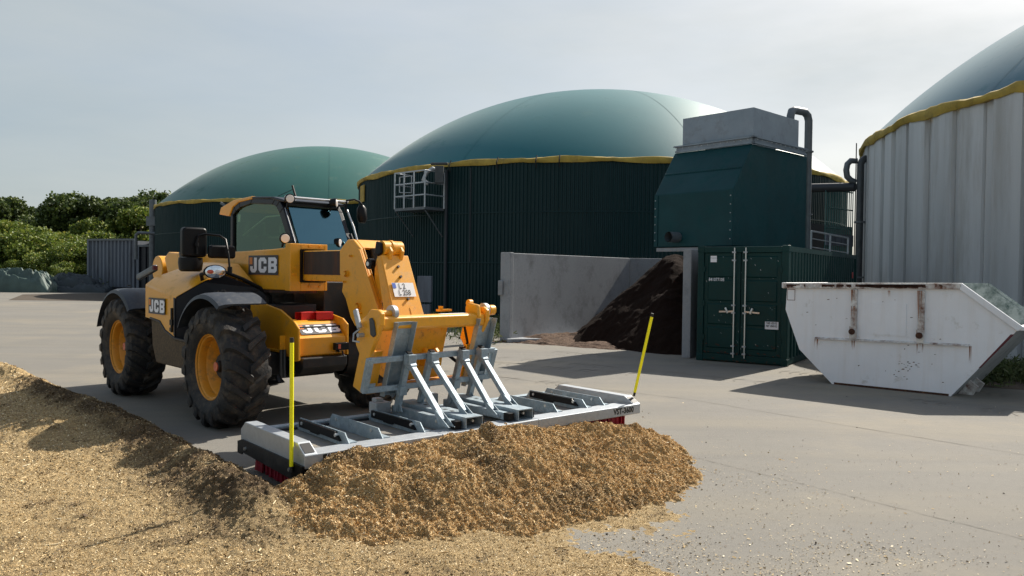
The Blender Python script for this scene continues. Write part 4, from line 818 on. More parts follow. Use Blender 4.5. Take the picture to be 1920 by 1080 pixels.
# head of the boom
HP = [(.955, 1.84), (1.10, 1.945), (1.20, 1.945), (1.32, 1.86), (1.54, 1.48), (1.70, 1.20), (1.66, 1.10), (1.48, 1.06), (1.25, 1.08), (1.17, 1.16), (1.07, 1.35), (1.0, 1.42), (1.02, 1.50), (.96, 1.60)]
def lip(P, k):  # front flange strip of the head
    return P
for y0, y1 in ((-.155, -.115), (.20, .24)): part('boom_head_plate', MB().prism(HP, y0, y1), 'yel', TH, bevel=.012)
part('boom_head_top', MB().prism([(.96, 1.83), (1.10, 1.943), (1.20, 1.943), (1.31, 1.862), (1.28, 1.84), (1.19, 1.91), (1.11, 1.91), (.98, 1.80)], -.113, .198), 'yel', TH, bevel=.008)
for y0, y1 in ((-.113, -.100), (.14, .198)):
    part('boom_head_flange', MB().prism([(1.325, 1.862), (1.70, 1.20), (1.66, 1.18), (1.285, 1.845)], y0, y1), 'yel', TH, bevel=.006)
part('boom_head_inside', MB().prism([(.97, 1.80), (1.12, 1.90), (1.2, 1.90), (1.30, 1.70), (1.35, 1.3), (1.3, 1.12), (1.20, 1.15), (1.05, 1.42)], -.11, .19), 'headl', TH)
part('boom_rib', MB().prism([(1.28, 1.86), (1.34, 1.84), (1.69, 1.23), (1.64, 1.20)], -.170, -.157), 'yel', TH, bevel=.004)
for x, z, r_ in ((1.32, 1.28, .036), (1.10, 1.60, .03), (1.36, 1.22, .012), (1.18, 1.78, .01), (1.07, 1.52, .01)):
    part('pin', MB().lathe([(-.02, r_), (0, r_ * 1.1), (0, r_ * .6), (-.03, r_ * .55), (-.03, 0)], 16, 'Y', (x, -.157, z)), 'yelworn', TH, smooth=40)
part('tilt_cylinder', MB().tube([(1.30, .04, 1.85), (1.42, .04, 1.22)], .05, 14).tube([(1.35, .04, 1.55), (1.62, .04, 1.86)], .03, 12), 'black', TH, smooth=40)
for y0, y1 in ((-.10, -.065), (.03, .065)):
    part('tilt_lever', MB().prism([(1.60, 1.91), (1.70, 1.91), (1.77, 1.82), (1.70, 1.62), (1.64, 1.36), (1.56, 1.30), (1.49, 1.36), (1.50, 1.68)], y0, y1), 'yel', TH, bevel=.01)
part('lever_pin', MB().tube([(1.665, -.135, 1.85), (1.665, .085, 1.85)], .072, 22).tube([(1.665, -.045, 1.85), (1.665, -.02, 1.85)], .080, 22), 'yelworn', TH, smooth=40)
part('pin_cover', MB().prism([(1.61, 1.92), (1.70, 1.90), (1.70, 1.80), (1.64, 1.77), (1.58, 1.80)], -.165, -.137), 'blackpl', TH, bevel=.015)
kn = part('knob', MB().tube([(1.56, -.16, 1.70), (1.56, -.21, 1.70)], .052, 16), 'blackpl', TH, smooth=40); part('bolt', MB().tube([(1.56, -.211, 1.70), (1.56, -.222, 1.70)], .022, 10), 'bolt', kn)
# front link panel with the number plate
def pp3(t, y, d=0): return Vector((1.72 + .28 * t + d * .91, y, 1.785 - .635 * t + d * .41))
pa = MB().hexa([pp3(1, -.20, -.012), pp3(1, .15, -.012), pp3(1, .15), pp3(1, -.20), pp3(0, -.175, -.012), pp3(0, .14, -.012), pp3(0, .14), pp3(0, -.175)])
pa.hexa([pp3(1, -.20, -.17), pp3(1, -.186, -.17), pp3(1, -.186, -.013), pp3(1, -.20, -.013), pp3(0, -.175, -.09), pp3(0, -.161, -.09), pp3(0, -.161, -.013), pp3(0, -.175, -.013)])
pa.hexa([pp3(1, .136, -.17), pp3(1, .15, -.17), pp3(1, .15, -.013), pp3(1, .136, -.013), pp3(0, .126, -.09), pp3(0, .14, -.09), pp3(0, .14, -.013), pp3(0, .126, -.013)])
part('link_panel', pa, 'yel', TH, bevel=.005)
sl_ = MB(); pts = [(.78, .0), (.76, .02), (.76, .05), (.80, .075), (1.0, .10), (1.0, 0)]
sl_.add([pp3(t, y, .004) for t, y in pts], [tuple(range(6))]); part('panel_slot', sl_, 'yelworn', TH)
for t_, y in ((.18, -.02), (.33, -.02), (.66, .0)):
    part('panel_bolt', MB().tube([pp3(t_, y, .0), pp3(t_, y, .02)], .013, 8), 'rust', TH)
pl = part('number_plate', MB().hexa([pp3(t, y, d) for d in (.006, .010) for t, y in ((.625, -.145), (.625, .105), (.42, .105), (.42, -.145))]), 'white', TH)
part('blue_band', MB().add([pp3(t, y, .0125) for t, y in ((.50, -.143), (.50, -.105), (.425, -.105), (.425, -.143))], [(0, 1, 2, 3)]), 'blue', pl)
uu = Vector((0, 1, 0)); vv = Vector((-.28, 0, .635))
put_text('L 2', .078, pp3(.475, -.035, .013), uu, vv, pl, 'ink', .001, .8); put_text('L 258', .078, pp3(.570, -.02, .013), uu, vv, pl, 'ink', .001, .8)
# ---- carriage
CP = [(1.93, .60), (2.08, .55), (2.22, .95), (2.36, 1.17), (2.36, 1.27), (2.31, 1.30), (2.20, 1.30), (2.13, 1.24), (2.05, 1.20), (1.97, .98), (2.03, .90)]
for y0, y1 in ((-.62, -.575), (.60, .645)):
    part('carriage_plate', MB().prism(CP, y0, y1), 'yel', TH, bevel=.012)
    part('carriage_flange', MB().prism([(1.91, .60), (2.08, .54), (2.10, .56), (2.20, .93), (2.16, .94), (2.02, .60)], y0 + .0455 if y0 < 0 else y0 - .10, y0 + .14 if y0 < 0 else y0 - .001), 'yel', TH, bevel=.006)
part('carriage_tube', MB().prism([(2.20, 1.115), (2.31, 1.115), (2.335, 1.14), (2.335, 1.225), (2.31, 1.24), (2.20, 1.24)], -.574, .599), 'yel', TH, bevel=.01)
part('carriage_beam', MB().box(1.97, 2.09, -.574, .599, .545, .61), 'yel', TH, bevel=.01)
part('sticker', MB().box(2.235, 2.295, .10, .42, 1.2405, 1.2425), 'letter', TH)
part('headstock', MB().prism([(1.80, .70), (2.03, .62), (2.10, .95), (2.2, 1.14), (1.98, 1.18), (1.75, 1.1), (1.70, .9)], -.30, -.24).prism([(1.80, .70), (2.03, .62), (2.10, .95), (2.2, 1.14), (1.98, 1.18), (1.75, 1.1), (1.70, .9)], .20, .26).hexa([(2.0, -.30, .62), (2.03, -.30, .62), (2.03, .28, .62), (2.0, .28, .62), (2.15, -.30, 1.14), (2.18, -.30, 1.14), (2.18, .28, 1.14), (2.15, .28, 1.14)]), 'yelworn', TH, bevel=.008)
part('headstock_lug', MB().prism([(2.06, .75), (2.2, .75), (2.22, .85), (2.14, .92), (2.08, .9)], .02, .06).prism([(2.06, .75), (2.2, .75), (2.22, .85), (2.14, .92), (2.08, .9)], .14, .18), 'yelworn', TH, bevel=.008)
part('hydraulic_hose', MB().tube([(2.15, .5, 1.12), (2.18, .52, .95), (2.16, .50, .88)], .013, 6).tube([(2.1, .3, .86), (2.2, .42, .74), (2.1, .5, .80), (2.15, .48, .9)], .014, 6), 'blackpl', TH, smooth=50)
ht = part('latch_pin', MB().prism([(2.20, 1.22), (2.24, 1.23), (2.27, 1.20), (2.30, 1.08), (2.26, 1.06), (2.22, 1.08)], -.635, -.621), 'pipe', TH, bevel=.012)
part('latch_lever', MB().beam((2.03, -.66, 1.29), (2.10, -.66, 1.13), .03, .05, (1, 0, 0)), 'galvd', TH, bevel=.008)
part('latch_clip', MB().tube([(2.07, -.64, 1.12), (2.04, -.68, 1.08), (2.06, -.70, 1.02), (2.10, -.66, 1.01)], .008, 6).tube([(2.10, -.62, 1.07), (2.10, -.68, 1.07)], .02, 10), 'galvd', TH, smooth=40)
for y, r_ in ((-.43, .072), (.66, .07)):
    part('carriage_disc', MB().lathe([(-.02, 0), (-.02, r_), (.02, r_), (.02, 0)], 28, 'Y', (2.26, y, 1.262)), 'galvd', TH, smooth=40)
    part('disc_axle', MB().tube([(2.26, y - .13, 1.262), (2.26, y + .05, 1.262)], .03, 14), 'yel', TH, smooth=40)
part('carriage_ear', MB().prism([(2.16, 1.20), (2.36, 1.20), (2.34, 1.32), (2.20, 1.34), (2.16, 1.30)], .50, .54), 'yel', TH, bevel=.015)
part('end_knob', MB().tube([(2.26, .72, 1.262), (2.26, .78, 1.262)], .05, 18), 'yel', TH, smooth=40)
part('end_knob', MB().tube([(2.15, .55, 1.33), (2.15, .59, 1.33)], .035, 14), 'yel', TH, smooth=40)
part('pin_ring', MB().box(2.0, 2.06, .27, .42, 1.25, 1.27).box(2.0, 2.06, .30, .31, 1.27, 1.30), 'yel', TH)
# ---- nose
part('nose_plate', MB().prism([(-.6, 1.36), (-.235, 1.25), (.106, 1.20), (.40, 1.085), (.49, 1.02), (.50, .68), (.40, .66), (.33, .69), (.18, .775), (-.16, .75), (-.6, .80)], -.355, -.330), 'yel', TH, bevel=.008)
part('nose_plate', MB().prism([(-.5, 1.16), (.0, 1.155), (.33, 1.10), (.43, 1.04), (.435, .70), (-.5, .75)], .275, .30), 'yel', TH, bevel=.008)
part('nose_shelf', MB().prism([(-.3, 1.075), (.12, 1.075), (.20, 1.06), (.415, .905), (.415, .72), (.38, .70), (-.3, .70)], -.328, .274), 'yel', TH, bevel=.006)
part('nose_flange', MB().box(-.17, .22, -.42, -.357, .75, .77).box(.20, .225, -.42, -.357, .77, .93), 'yelworn', TH)
logo((.311, .0, .987), (0, 1, 0), (-.215, 0, .155), .50, .165)
part('nose_socket', MB().box(.43, .49, .10, .27, .76, .84).box(.43, .50, .13, .15, .74, .76), 'blackpl', TH, bevel=.006)
part('socket_lens', MB().box(.491, .496, .13, .16, .775, .825), 'lampr', TH)
part('hook', MB().tube([(.46, .20, .745), (.49, .20, .70), (.47, .20, .67), (.45, .20, .69)], .01, 6), 'black', TH)
for y in (-.22, -.18): part('damper', MB().tube([(.25, y - .2, .78), (.25, y - .2, .48)], .018, 8), 'pipe', TH)
part('tow_shackle', MB().tube([(.30, -.48, .50), (.36, -.48, .46), (.1, -.50, .42)], .03, 8), 'black', TH)
# ---- cab
inn = [(-2.385, 1.60), (-2.385, 2.37), (-2.30, 2.42), (-2.17, 2.465), (-1.86, 2.50), (-1.27, 2.457), (-1.16, 2.42), (-1.08, 2.33), (-.84, 1.96), (-.82, 1.60)]
outr = [(-2.46, 1.50), (-2.46, 2.44), (-2.36, 2.50), (-2.2, 2.55), (-1.8, 2.572), (-1.18, 2.52), (-1.07, 2.485), (-.985, 2.40), (-.735, 1.98), (-.70, 1.50)]
cabm = MB(); ring(cabm, inn, outr, .25, .315); ring(cabm, inn, outr, 1.035, 1.10)
cabm.box(-1.07, -.985, .316, 1.034, 2.435, 2.50).box(-2.45, -2.39, .316, 1.034, 2.30, 2.42)
cb = part('cab_frame', cabm, 'navy', TH, bevel=.01)
part('cab_body', MB().box(-2.46, -.71, .25, 1.10, .75, 1.58), 'black', TH, bevel=.02)
part('cab_roof', MB().prism([(-1.80, 2.555), (-1.80, 2.59), (-1.25, 2.555), (-1.03, 2.515), (-.93, 2.49), (-.95, 2.465), (-1.1, 2.49), (-1.3, 2.53)], .24, 1.11), 'navy', TH, bevel=.012)
part('roof_visor', MB().prism([(-2.79, 2.40), (-2.735, 2.495), (-2.35, 2.575), (-1.798, 2.595), (-1.798, 2.555), (-2.18, 2.535), (-2.36, 2.48), (-2.47, 2.36)], .235, 1.115), 'yel', TH, bevel=.014)
wsc = MB().hexa([(-.985, .32, 2.43), (-.985, 1.03, 2.43), (-.72, 1.03, 1.965), (-.72, .32, 1.965), (-.995, .32, 2.425), (-.995, 1.03, 2.425), (-.73, 1.03, 1.96), (-.73, .32, 1.96)]).hexa([(-.718, .32, 1.963), (-.718, 1.03, 1.963), (-.705, 1.03, 1.60), (-.705, .32, 1.60), (-.728, .32, 1.963), (-.728, 1.03, 1.963), (-.715, 1.03, 1.60), (-.715, .32, 1.60)])
part('windscreen', wsc, 'glass', TH)
part('side_window', MB().add([(x, .28, z) for x, z in inn], [tuple(range(len(inn)))]), 'glass2', TH)
part('side_window', MB().add([(x, 1.07, z) for x, z in inn], [tuple(range(len(inn)))]), 'glass2', TH)
part('rear_window', MB().box(-2.43, -2.42, .32, 1.03, 1.6, 2.3), 'glass2', TH)
part('seat', MB().box(-2.05, -1.55, .5, .95, 1.45, 1.6).prism([(-2.15, 1.55), (-2.0, 1.55), (-2.12, 2.1), (-2.22, 2.1)], .5, .95).prism([(-2.2, 2.12), (-2.13, 2.12), (-2.15, 2.3), (-2.22, 2.3)], .62, .84), 'seat', TH, bevel=.03)
part('steering_wheel', MB().tube([(-1.35 + .19 * math.cos(k * math.pi / 8) * .6, .70 + .19 * math.sin(k * math.pi / 8), 1.80 + .19 * math.cos(k * math.pi / 8) * .6) for k in range(17)], .016, 8).tube([(-1.35, .70, 1.80), (-1.1, .7, 1.55)], .03, 8), 'blackpl', TH, smooth=40)
part('dashboard', MB().prism([(-1.2, 1.55), (-.85, 1.55), (-.85, 1.80), (-1.0, 1.85), (-1.2, 1.72)], .35, 1.0), 'blackpl', TH, bevel=.03)
part('cab_sticker', MB().box(-2.30, -2.23, .284, .286, 2.28, 2.38), 'letter', TH)
part('window_rod', MB().tube([(-2.38, .40, 2.10), (-1.7, .40, 2.33), (-1.2, .40, 2.33)], .012, 6), 'steel', TH)
part('light_bar', MB().tube([(-.955, .26, 2.535), (-.955, 1.16, 2.535)], .016, 10), 'steel', TH, smooth=40)
part('grab_rail', MB().tube([(-.93, 1.13, 2.43), (-.80, 1.15, 2.2), (-.66, 1.17, 1.85), (-.66, 1.15, 1.5)], .014, 8), 'steel', TH, smooth=50)
part('grab_rail', MB().tube([(-.985, .275, 2.40), (-.72, .275, 1.96)], .007, 6), 'steel', TH)
part('washer_hoses', MB().tube([(-.68, 1.02, 2.10), (-.62, 1.05, 1.95), (-.66, .98, 1.85), (-.60, 1.03, 1.7)], .022, 6).tube([(-.70, 1.06, 2.05), (-.64, .98, 1.98), (-.66, 1.07, 1.9)], .02, 6), 'blackpl', TH)
def worklight(c, yaw, r_=.062, pitch=0.):
    d = Vector((math.cos(yaw) * math.cos(pitch), math.sin(yaw) * math.cos(pitch), math.sin(pitch))); c = Vector(c)
    w_ = part('work_light', MB().tube([c - d * .09, c - d * .075, c - d * .03, c], [r_ * .55, r_ * .85, r_, r_], 20).beam(c - d * .06, c - d * .06 + Vector((-.05, 0, -.10)), .02, .02), 'blackpl', TH, smooth=35)
    part('lens', MB().tube([c + d * .001, c + d * .008], [r_ * .80, r_ * .72], 20), 'lamp', w_, smooth=30)
worklight((-.85, .27, 2.505), R(-15)); worklight((-.86, .93, 2.50), R(45)); worklight((-.70, .13, 2.01), R(-15), .066); worklight((-.72, .90, 1.985), R(35), .062)
part('antenna', MB().tube([(-1.25, .55, 2.55), (-1.22, .55, 2.57), (-1.27, .53, 2.72)], .014, 6).tube([(-1.25, .55, 2.68), (-1.6, .5, 2.60)], .004, 5), 'blackpl', TH)
ma = part('mirror_arm', MB().tube([(-.93, 1.10, 2.40), (-.92, 1.12, 2.55), (-.90, 1.22, 2.57), (-.90, 1.30, 2.55), (-.88, 1.38, 2.46)], .013, 8), 'blackpl', TH, smooth=40)
part('mirror', MB().tube([(-.90, 1.33, 2.50), (-.90, 1.335, 2.46), (-.90, 1.345, 2.32), (-.90, 1.345, 2.27)], [.035, .062, .066, .045], 14), 'blackpl', ma, smooth=40)
# right hand mirrors and lamp over the hood
def rbox(name, x, y0, y1, z0, z1, th_, rad=.04):
    pts = []
    for cx_, cz_, a0 in ((y1 - rad, z1 - rad, 0), (y0 + rad, z1 - rad, 90), (y0 + rad, z0 + rad, 180), (y1 - rad, z0 + rad, 270)):
        for k in range(4): q = R(a0 + 30 * k); pts.append((cx_ + rad * math.cos(q), cz_ + rad * math.sin(q)))
    return part(name, MB().prism(pts, x - th_ / 2, x + th_ / 2, 'X'), 'blackpl', TH, bevel=.02, smooth=35)
rbox('mirror', -1.05, -.965, -.685, 1.765, 2.105, .10, .045); rbox('mirror', -.88, -.725, -.415, 1.755, 1.905, .08, .035)
part('mirror_arm', MB().tube([(-.72, -.545, 1.60), (-.74, -.55, 1.78), (-.80, -.56, 1.97), (-.86, -.60, 2.015), (-.93, -.74, 2.03), (-.97, -.80, 2.01), (-.97, -.82, 1.94), (-.97, -.82, 1.80)], .012, 8).tube([(-.97, -.82, 1.93), (-.97, -.82, 1.89)], .024, 8).tube([(-.77, -.555, 1.86), (-.77, -.555, 1.82)], .024, 8).tube([(-.72, -.545, 1.58), (-.72, -.545, 1.66)], .028, 8), 'blackpl', TH, smooth=40)
hl = part('head_lamp', MB().lathe([(-.16, .03), (-.12, .07), (-.04, .098), (0, .10), (.005, .09)], 24, 'X', (0, 0, 0)), 'blackpl', TH, smooth=40, loc=(-.58, -.775, 1.602))
hl.scale = (1, 1.22, .78); hl.rotation_euler = (0, 0, R(-12))
part('lens', MB().lathe([(.006, .088), (.015, .06), (.018, 0)], 24, 'X'), 'sil', hl, smooth=40)
part('lamp_inner', MB().lathe([(.019, .03), (.024, .0)], 14, 'X', (0, -.045, 0)), 'lampr', hl); part('lamp_inner', MB().lathe([(.019, .03), (.026, .0)], 14, 'X', (0, .02, 0)), 'lamp', hl)
part('lamp_bracket', MB().tube([(-.66, -.80, 1.60), (-.80, -.84, 1.57), (-.86, -.80, 1.50)], .02, 8), 'blackpl', TH)
# red blocks lying on the nose
for i, (x, y, a, lab) in enumerate(((.02, .0, .10, 'red hollow block on the yellow nose, the one nearer the wheel'), (.10, .17, -.15, 'red hollow block on the yellow nose, the one with its open end towards the sweeper'))):
    p = v2w(x, y, 1.078); mb = MB()
    L2, W2, H2, t_ = .10, .06, .085, .006
    for b in ((-L2, L2, -W2, -W2 + t_, 0, H2), (-L2, L2, W2 - t_, W2, 0, H2), (-L2, L2, -W2 + t_, W2 - t_, 0, t_), (-L2, L2, -W2 + t_, W2 - t_, H2 - t_, H2), (-.01, .0, -W2 + t_, W2 - t_, t_, H2 - t_)): mb.box(*b)
    part('red_block', mb, 'red', None, bevel=.004, loc=p, rz=VQ[2] + R(90) + a, label=lab, cat='block', group='red blocks on the telehandler nose')

# ================================================================== SWEEPER
SW = thing('push_sweeper', 'galvanised push sweeper frame with red bristles, held in front of the telehandler', 'sweeper', (SWO[0], SWO[1], 0), SWA)
part('deck_plate', MB().box(-1.0, .0, -1.68, 1.68, .292, .298), 'deck', SW)
for k in range(5):
    y0 = [-1.80, -.62, -.05, .12, .42][k]; y1 = [-.622, -.052, .118, .418, 1.80][k]
    part('front_profile', MB().box(.02, .105, y0, y1, .238, .335), 'galvd', SW, bevel=.006)
part('front_lip', MB().box(-.09, .018, -1.675, 1.675, .30, .332), 'galvd', SW, bevel=.004)
part('back_profile', MB().box(-1.05, -.97, -1.675, 1.675, .25, .335), 'galv', SW, bevel=.006)
part('back_channel', MB().box(-.968, -.93, -1.675, 1.675, .30, .318), 'contdark', SW)
for s in (-1, 1):
    y0, y1 = (-1.80, -1.70) if s < 0 else (1.70, 1.80)
    out_ = [(-1.06, .245), (-1.06, .335), (-.97, .405), (-.02, .405), (.10, .337), (.10, .245)]
    eb = part('end_beam', MB().prism(out_, y0, y1), 'galvd', SW, bevel=.006)
    for (xa, za, xb, zb_) in ((-.015, .4015, .095, .340), (-1.055, .338, -.975, .402)):
        f = lambda t: (xa + (xb - xa) * t, za + (zb_ - za) * t)
        nrm = Vector((zb_ - za, 0, -(xb - xa))).normalized(); nrm = nrm if nrm.z > 0 else -nrm
        V = [Vector((f(t)[0], y, f(t)[1])) + nrm * .0035 for t, y in ((.1, y0 + .012), (.1, y1 - .012), (.92, y1 - .012), (.92, y0 + .012))]
        part('tube_opening', MB().add(V, [(0, 1, 2, 3)]), 'ink', eb)
    yo = -1.815 if s < 0 else 1.802
    if s < 0: part('side_skirt', MB().prism([(-1.09, .235), (-1.09, .14), (-1.0, .14), (-1.0, .16), (.09, .13), (.10, .25), (.0, .262), (-1.0, .262)], yo, yo + .012), 'blackpl' if s > 0 else 'black', SW)
    for x in (-.92, -.10) if s < 0 else (): part('skirt_bolt', MB().tube([(x, yo + (-.012 if s < 0 else .012), .20), (x, yo + (.0 if s < 0 else .024), .20)], .014, 8), 'bolt', SW)
    part('corner_stop', MB().box(-.06, .11, y0 - .022, y0 - .001, .12, .26), 'blackpl', SW) if s < 0 else None
RB = [(-1.37, True), (-1.08, False), (-.69, True), (-.455, False), (.80, False), (1.195, True), (1.44, False)]
for y, blk_ in RB:
    r_ = part('rib_angle', MB().prism([(-.96, .30), (-.88, .405), (-.12, .405), (-.05, .333), (-.05, .30)], y, y + .008).box(-.95, -.06, y + .0085, y + .075, .3335, .339), 'galv', SW)
    if blk_: part('rubber_strip', MB().prism([(-.86, .335), (-.86, .398), (-.24, .398), (-.16, .335), (-.5, .34), (-.52, .325), (-.65, .325), (-.66, .335)], y - .022, y - .001), 'blackpl', r_)
    for x in (-.80, -.22): part('rib_bolt', MB().tube([(x, y - (.03 if blk_ else .008), .372), (x, y + .012, .372)], .014, 8), 'bolt', r_)
# fork channels
for i, (y0, y1, x1) in enumerate(((-.365, -.185, .07), (.215, .39, .06))):
    mb = MB().box(-.98, x1, y0, y1, .425, .433).box(-.98, x1, y0, y0 + .008, .34, .4249).box(-.98, x1, y1 - .008, y1, .34, .4249).box(-.98, x1, y0 + .008, y1 - .008, .336, .342)
    c_ = part('fork_channel', mb, 'galv', SW)
    for k in range(6):
        x = -.75 + k * .10; part('drain_slot', MB().prism([(x - .028, (y0 + y1) / 2 - .012), (x + .02, (y0 + y1) / 2 - .018), (x + .03, (y0 + y1) / 2 + .012), (x - .02, (y0 + y1) / 2 + .018)], .4332, .4338, 'Z'), 'ink' if k % 2 else 'pipe', c_)
    part('channel_end', MB().box(x1 - .12, x1 - .11, y0 + .009, y1 - .009, .343, .424), 'ink' if i else 'pipe', c_)
    part('channel_bolt', MB().tube([(x1 - .10, y1 - .06, .385), (x1 - .06, y1 - .06, .385)], .012, 8).tube([(x1 - .05, y1 - .0005, .385), (x1 - .05, y1 + .03, .385)], .012, 8), 'bolt', c_)
    part('side_tab', MB().box(x1 - .10, x1 - .02, y1 + .001, y1 + .03, .345, .41), 'blackpl', c_)
    yb = y0 - .085
    ft = part('foot_tube', MB().box(-.95, x1 - .10, yb, yb + .065, .34, .405), 'galv', SW, bevel=.006); part('end_cap', MB().box(x1 - .10, x1 - .03, yb - .002, yb + .067, .338, .407), 'blackpl', ft, bevel=.006)
    part('foot_bolt', MB().tube([(x1 - .16, yb - .01, .372), (x1 - .16, yb, .372)], .012, 8), 'bolt', ft)
def rx(y, z): return -.685 - .085 * (y + .2) - (.88 - z) * .34
STR = [(-.49, .41, .40, -.08), (-.235, .43, .44, -.12), (.135, .41, .40, -.20), (.37, .43, .44, -.24)]
for y, zb_, zf, xf in STR:
    up_ = Vector((rx(y, .91) + .05, y, .915)); lo = Vector((rx(y, zb_) + .03, y, zb_ - .03))
    st = part('upright', MB().beam(lo, up_, .052, .052, (1, 0, 0)), 'galv', SW, bevel=.005)
    part('end_cap', MB().beam(up_, up_ + (up_ - lo).normalized() * .012, .05, .05, (1, 0, 0)), 'blackpl', st, bevel=.003)
    top = Vector((rx(y, .84) + .075, y, .845)); ftv = Vector((xf, y, zf))
    part('strut', MB().beam(top, ftv, .05, .045, (0, 0, 1)), 'galv', SW, bevel=.005)
    d_ = (ftv - top).normalized()
    slv = part('sleeve', MB().beam(top - d_ * .03, top + d_ * .085, .066, .062, (0, 0, 1)), 'galv', SW, bevel=.005)
    part('bracket', MB().beam(up_ - Vector((-.02, 0, .10)), up_ - Vector((-.02, 0, .01)), .078, .085, (1, 0, 0)), 'galv', SW, bevel=.004)
    part('bracket', MB().beam(Vector((rx(y, .56) + .045, y, .54)), Vector((rx(y, .62) + .045, y, .62)), .075, .085, (1, 0, 0)), 'galv', SW, bevel=.004)
    part('gusset', MB().prism([(xf - .10, zf + .10), (xf + .13, zf - .035), (xf - .02, zf - .035)], y - .030, y - .026).prism([(xf - .10, zf + .10), (xf + .13, zf - .035), (xf - .02, zf - .035)], y + .026, y + .030), 'galv', SW)
    part('foot_plate', MB().prism([(lo.x - .06, zb_ - .03), (lo.x + .10, zb_ - .03), (lo.x + .03, zb_ + .07)], y - .003, y + .003), 'galv', SW)
YA, YB = -.86, .60
for z in (.868, .60):
    part('cross_rail', MB().beam((rx(YA, z), YA, z), (rx(YB, z), YB, z), .05, .05), 'galv', SW, bevel=.005)
for y in (YA, YB):
    part('end_rail', MB().beam((rx(y, .585), y, .585), (rx(y, .883), y, .883), .053, .053, (1, 0, 0)), 'galv', SW, bevel=.005)
for y in (YA + .05, YB - .05):
    part('corner_gusset', MB().hexa([(rx(y, z) + d, y + b, z) for z in (.61, .66) for d, b in ((-.004, -.02), (.004, -.02), (.004, .05 if y < 0 else -.08), (-.004, .05 if y < 0 else -.08))]), 'galv', SW)
for (ya, yb_) in ((-.635, -.435), (.325, .54)):
    def q_(y, z, d=0): return (rx(y, z) - .075 + d, y, z)
    f_ = MB()
    zt_, zb2 = 1.19, .52
    for (a, b, d0, d1) in ((ya, yb_, 0, .008), (ya, ya + .008, .0085, .075), (yb_ - .008, yb_, .0085, .085)):
        f_.hexa([q_(a, zb2, d0), q_(a, zb2, d1), q_(b, zb2, d1), q_(b, zb2, d0), q_(a, zt_, d0), q_(a, zt_, d1), q_(b, zt_, d1), q_(b, zt_, d0)])
    part('hook_channel', f_, 'galv', SW, bevel=.003)
part('hook_tip', MB().tube([(rx(-.5, .5) - .06, -.5, .54), (rx(-.5, .5) - .06, -.5, .49)], [.04, .005], 8).tube([(rx(.44, .5) - .06, .44, .56), (rx(.44, .5) - .06, .44, .49)], [.04, .005], 8), 'galv', SW)
part('hinge_block', MB().box(-1.06, -.93, -.62, -.46, .34, .44).box(-1.08, -1.0, -.58, -.50, .36, .47), 'galvd', SW, bevel=.01)
part('hinge_block', MB().box(-1.10, -.98, .02, .10, .35, .46), 'galvd', SW, bevel=.01)
# bristles
rg = random.Random(2); br = MB()
def tuft_(x, y, z1, along):
    w_ = rg.uniform(.008, .016); dx, dy = rg.uniform(-.02, .02), rg.uniform(-.02, .02); t_ = .005
    a = (w_, t_) if along == 'x' else (t_, w_)
    br.hexa([(x + dx + i * a[0] * 1.4, y + dy + j * a[1] * 1.4, .012) for i, j in ((-1, -1), (1, -1), (1, 1), (-1, 1))] + [(x + i * a[0], y + j * a[1], z1) for i, j in ((-1, -1), (1, -1), (1, 1), (-1, 1))])
for s in (-1, 1):
    for k in range(46):
        for j in range(2): tuft_(-.93 + k * .020 + rg.uniform(-.008, .008), s * (1.70 - j * .03), .25, 'x')
for x in (-.90, -.60, -.30, -.05):
    for k in range(150): tuft_(x + rg.uniform(-.01, .01), -1.66 + k * .0222, .25, 'y')
part('bristles', br, 'bristle', SW, kind='stuff')
# marker poles
for (b, t_, y) in (((-.03, -1.835, .20), (-.035, -1.835, 1.117), 0), ((.02, 1.80, .40), (.20, 1.84, 1.21), 1)):
    b = Vector(b); t_ = Vector(t_); d_ = (t_ - b).normalized()
    pm = part('marker_pole', MB().tube([b + d_ * .04, t_], .0145, 10), 'pole', SW, smooth=40)
    part('pole_cap', MB().tube([t_, t_ + d_ * .035], .0145, 10), 'ink', pm); part('pole_socket', MB().tube([b, b + d_ * .10], .012, 8), 'black', pm)
put_text('VST-3600', .078, (.1065, 1.55, .288), (0, 1, 0), (0, 0, 1), SW, 'ink', .0030, .95)
part('warning_stripe', MB().add([(.1065, y, z) for y, z in ((-1.66, .25), (-1.50, .25), (-1.50, .325), (-1.66, .325))], [(0, 1, 2, 3)]), 'ink', SW)
part('stripe_mark', MB().add([(.108, -1.655, .25), (.108, -1.65, .25), (.108, -1.62, .325), (.108, -1.625, .325)], [(0, 1, 2, 3)]).add([(.108, -1.635, .25), (.108, -1.63, .25), (.108, -1.60, .325), (.108, -1.605, .325)], [(0, 1, 2, 3)]), 'letter', SW)

